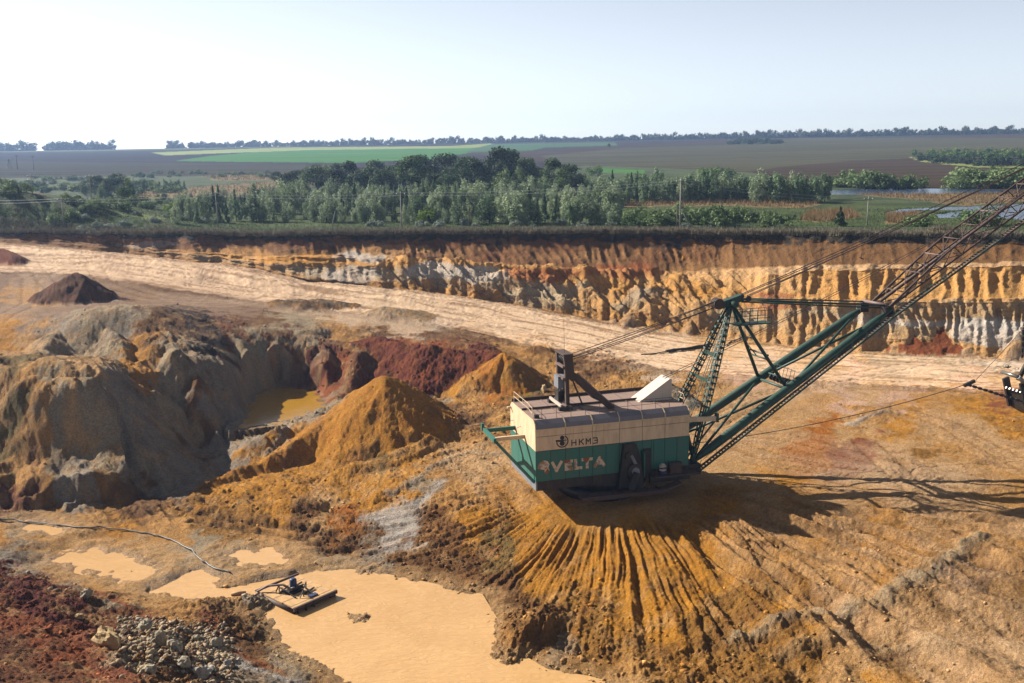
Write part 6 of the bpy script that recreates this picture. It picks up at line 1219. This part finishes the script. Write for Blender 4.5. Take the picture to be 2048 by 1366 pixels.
# ------------------------------------------------------------------ blocks of clay and loose stones
def rock_mesh(name, seed, mat, sub=3, rough=.34):
    import bmesh
    bm = bmesh.new(); bmesh.ops.create_icosphere(bm, subdivisions=sub, radius=1); r = random.Random(seed); off = Vector((r.random()*9, r.random()*9, r.random()*9))
    from mathutils import noise
    pl = [Vector((r.uniform(-1, 1), r.uniform(-1, 1), r.uniform(-1, 1))).normalized() for _ in range(11)]
    for v in bm.verts:
        d = v.co.normalized(); k = 1.0
        for n_ in pl:
            c = d.dot(n_)
            if c > .55: k = min(k, .6/c)
        v.co = d*k*(1+rough*noise.noise(d*1.9+off)+.22*noise.noise(d*4+off)); v.co.z *= .8
    me = bpy.data.meshes.new(name); bm.to_mesh(me); bm.free(); me.materials.append(mat); return me
def rockm(name, col):
    m, n, b = new_mat(name); L = n.links.new; geo = node(n, 'ShaderNodeNewGeometry'); t = node(n, 'ShaderNodeTexNoise', Scale=3.0, Detail=6.0); L(geo.outputs['Position'], t.inputs['Vector'])
    mx = node(n, 'ShaderNodeMix'); mx.data_type = 'RGBA'; mx.inputs[6].default_value = (*[c*.55 for c in col], 1); mx.inputs[7].default_value = (*[min(1, c*1.3) for c in col], 1); L(t.outputs[0], mx.inputs[0]); L(mx.outputs[2], b.inputs['Base Color'])
    b.inputs['Roughness'].default_value = .95; b.inputs['Specular IOR Level'].default_value = .1; bp = node(n, 'ShaderNodeBump', Strength=.8, Distance=.12); L(t.outputs[0], bp.inputs['Height']); L(bp.outputs[0], b.inputs['Normal']); return m
M_rg = rockm('grey_clay_block', srgb(168, 156, 134)); M_rt = rockm('tan_clay_block', srgb(190, 162, 118)); M_rw = rockm('white_clay_block', srgb(178, 168, 154)); M_rb = rockm('dark_block', srgb(96, 72, 54))
RM = {k: [rock_mesh('block', i*7+j, m_) for i in range(3)] for j, (k, m_) in enumerate({'g': M_rg, 't': M_rt, 'w': M_rw, 'b': M_rb}.items())}
def block(px, py, s, k, label, sc=(1, 1, 1), seed=0):
    s *= .78
    p = hit(px, py); r = random.Random(seed+int(px*7+py)); o = bpy.data.objects.new('clay_block', RM[k][r.randrange(3)]); C.objects.link(o); o.location = (p[0], p[1], p[2]+s*.25*sc[2]); o.scale = (s*sc[0], s*sc[1], s*sc[2]); o.rotation_euler = (r.uniform(-.4, .4), r.uniform(-.4, .4), r.random()*6.28)
    tag(o, label, 'clay block'); return o
block(215, 1290, 1.9, 't', 'big pale tan clay slab standing upright in the red foreground soil', (1.2, .6, 1.2)); block(432, 1292, .95, 'g', 'rounded grey clay block at the right end of the foreground rubble', (1, 1, 1.1)); block(398, 1282, .75, 'g', 'grey clay block left of the rounded block')
block(320, 1290, 1.2, 'g', 'upright grey clay slab in the middle of the foreground rubble', (.6, 1, 1.4)); block(290, 1262, 1.0, 'g', 'pointed grey clay block near the top of the foreground rubble', (1, .6, 1.3)); block(352, 1302, 1.1, 'g', 'broad grey clay block beside the upright slab', (1, .8, 1))
block(172, 1195, 1.0, 'g', 'sharp grey clay block in the dark red bank at the left', (1, .7, 1.3)); block(255, 1272, .7, 'b', 'dark brown block between the tan slab and the rubble'); block(300, 1345, .9, 'g', 'grey block at the bottom of the frame below the upright slab'); block(410, 1355, 1.0, 'w', 'whitish block at the bottom edge of the foreground rubble')
block(455, 1335, .7, 'w', 'small whitish block right of the whitish bottom block'); block(160, 1235, .6, 't', 'small tan block above the big tan slab'); block(365, 1335, .8, 'g', 'grey block under the broad grey block'); block(1160, 1185+10, .1, 'b', 'tiny dark clod on the fan of ridges')
block(1088, 785, .9, 't', 'tall pointed tan clod behind the rear rail of the excavator', (.8, .8, 1.8)); block(2012, 735, .8, 'g', 'grey boulder on the track below the white rubble at the right'); block(1300, 762, .5, 't', 'small post like clod beside the grey gravel heap', (.4, .4, 1.6))
# scattered stones and crumbs: nobody could count them
ico = [];  
import bmesh
bm = bmesh.new(); bmesh.ops.create_icosphere(bm, subdivisions=1, radius=1); IV = np.array([v.co[:] for v in bm.verts]); IF = np.array([[v.index for v in f.verts] for f in bm.faces]); bm.free()
IF_lo = None
def crumbs(name, label, pts, sizes, cols, mat, seed):
    r = np.random.RandomState(seed); n = len(pts); V = IV[None]*(1+.35*r.normal(size=(n, len(IV), 1)).clip(-1.5, 1.5))
    V = V*np.array(sizes)[:, None, None]*(.7+.6*r.rand(n, 1, 3)); a = r.rand(n)*6.283; c, s = np.cos(a), np.sin(a); X_ = V[..., 0]*c[:, None]-V[..., 1]*s[:, None]; Y_ = V[..., 0]*s[:, None]+V[..., 1]*c[:, None]
    V = np.stack([X_, Y_, V[..., 2]*.8], -1)+np.array(pts)[:, None, :]+np.array([0, 0, .15])*np.array(sizes)[:, None, None]
    F = (IF[None]+(np.arange(n)*len(IV))[:, None, None]).reshape(-1, 3); me = bpy.data.meshes.new(name); me.vertices.add(n*len(IV)); me.vertices.foreach_set('co', V.ravel()); me.loops.add(F.size); me.loops.foreach_set('vertex_index', F.ravel().astype(np.int32))
    me.polygons.add(len(F)); me.polygons.foreach_set('loop_start', (np.arange(len(F))*3).astype(np.int32)); me.update(calc_edges=True)
    ca = me.color_attributes.new('Col', 'FLOAT_COLOR', 'POINT'); c4 = np.ones((n*len(IV), 4), np.float32); c4[:, :3] = np.repeat(np.array(cols), len(IV), 0); ca.data.foreach_set('color', c4.ravel())
    me.materials.append(mat); o = bpy.data.objects.new(name, me); C.objects.link(o); tag(o, label, None, None, 'stuff'); return o
rs2 = np.random.RandomState(8); I = rs2.randint(20, NR0-4, 60000); J = rs2.randint(5, NPH-5, 60000)
keep = rs2.rand(60000) < np.clip((AMP[I, J]-.1)*2.6, 0, .9)*np.clip(1.4-Rg[I, J]/170, .12, 1); I, J = I[keep][:8000], J[keep][:8000]
under = (pr[I, J] < 11.5) | ((PHg[I, J] > .1) & (rs2.rand(len(I)) < .6)); I, J = I[~under], J[~under]
sz = (.04+.13*rs2.rand(len(I))**4)*(.75+Rg[I, J]/150)*(.6+AMP[I, J]*1.7)
cc = COL[I, J]*(.75+.5*rs2.rand(len(I), 1))
M_crumb = soil_mat('crumbled_soil', ((5.0, .1),), wetattr=False, grainy=.3)
crumbs('loose_clods', 'loose clods and stones scattered over the quarry floor and banks', np.stack([XG[I, J], YG[I, J], Zg[I, J]], -1), sz, cc, M_crumb, 4)
# dense rubble on the near grey bank
pts = []; szs = []; cl_ = []
for k in range(5200):
    t = rs2.rand(); px = 235+rs2.normal()*0+rs2.rand()*230; py = 1262+(px-235)*.22+rs2.normal()*26
    if py < 1235 or py > 1400: continue
    p = hit(px, py); pts.append(p); szs.append(.05+.20*rs2.rand()**4); c_ = SOIL[('grey', 'clay', 'clay', 'brown')[rs2.randint(4)]]; cl_.append(c_*(.7+.4*rs2.rand()))
crumbs('clay_rubble', 'broken grey clay rubble on the near bank at the lower left', pts, szs, cl_, M_crumb, 5)
print('details', time.time()-T0)
# ------------------------------------------------------------------ air
hz_ = MB().box((-2900, -90, -60), (2900, 2600, 60)).build('haze', new_mat('haze_air')[0]); tag(hz_, kind='stuff')
m = hz_.data.materials[0]; n = m.node_tree; n.nodes.remove(n.nodes['Principled BSDF']); pv = n.nodes.new('ShaderNodeVolumePrincipled'); pv.inputs['Color'].default_value = (.42, .62, 1, 1); pv.inputs['Density'].default_value = HAZE; pv.inputs['Anisotropy'].default_value = .35
n.links.new(pv.outputs[0], n.nodes['Material Output'].inputs['Volume'])
print('done', time.time()-T0)
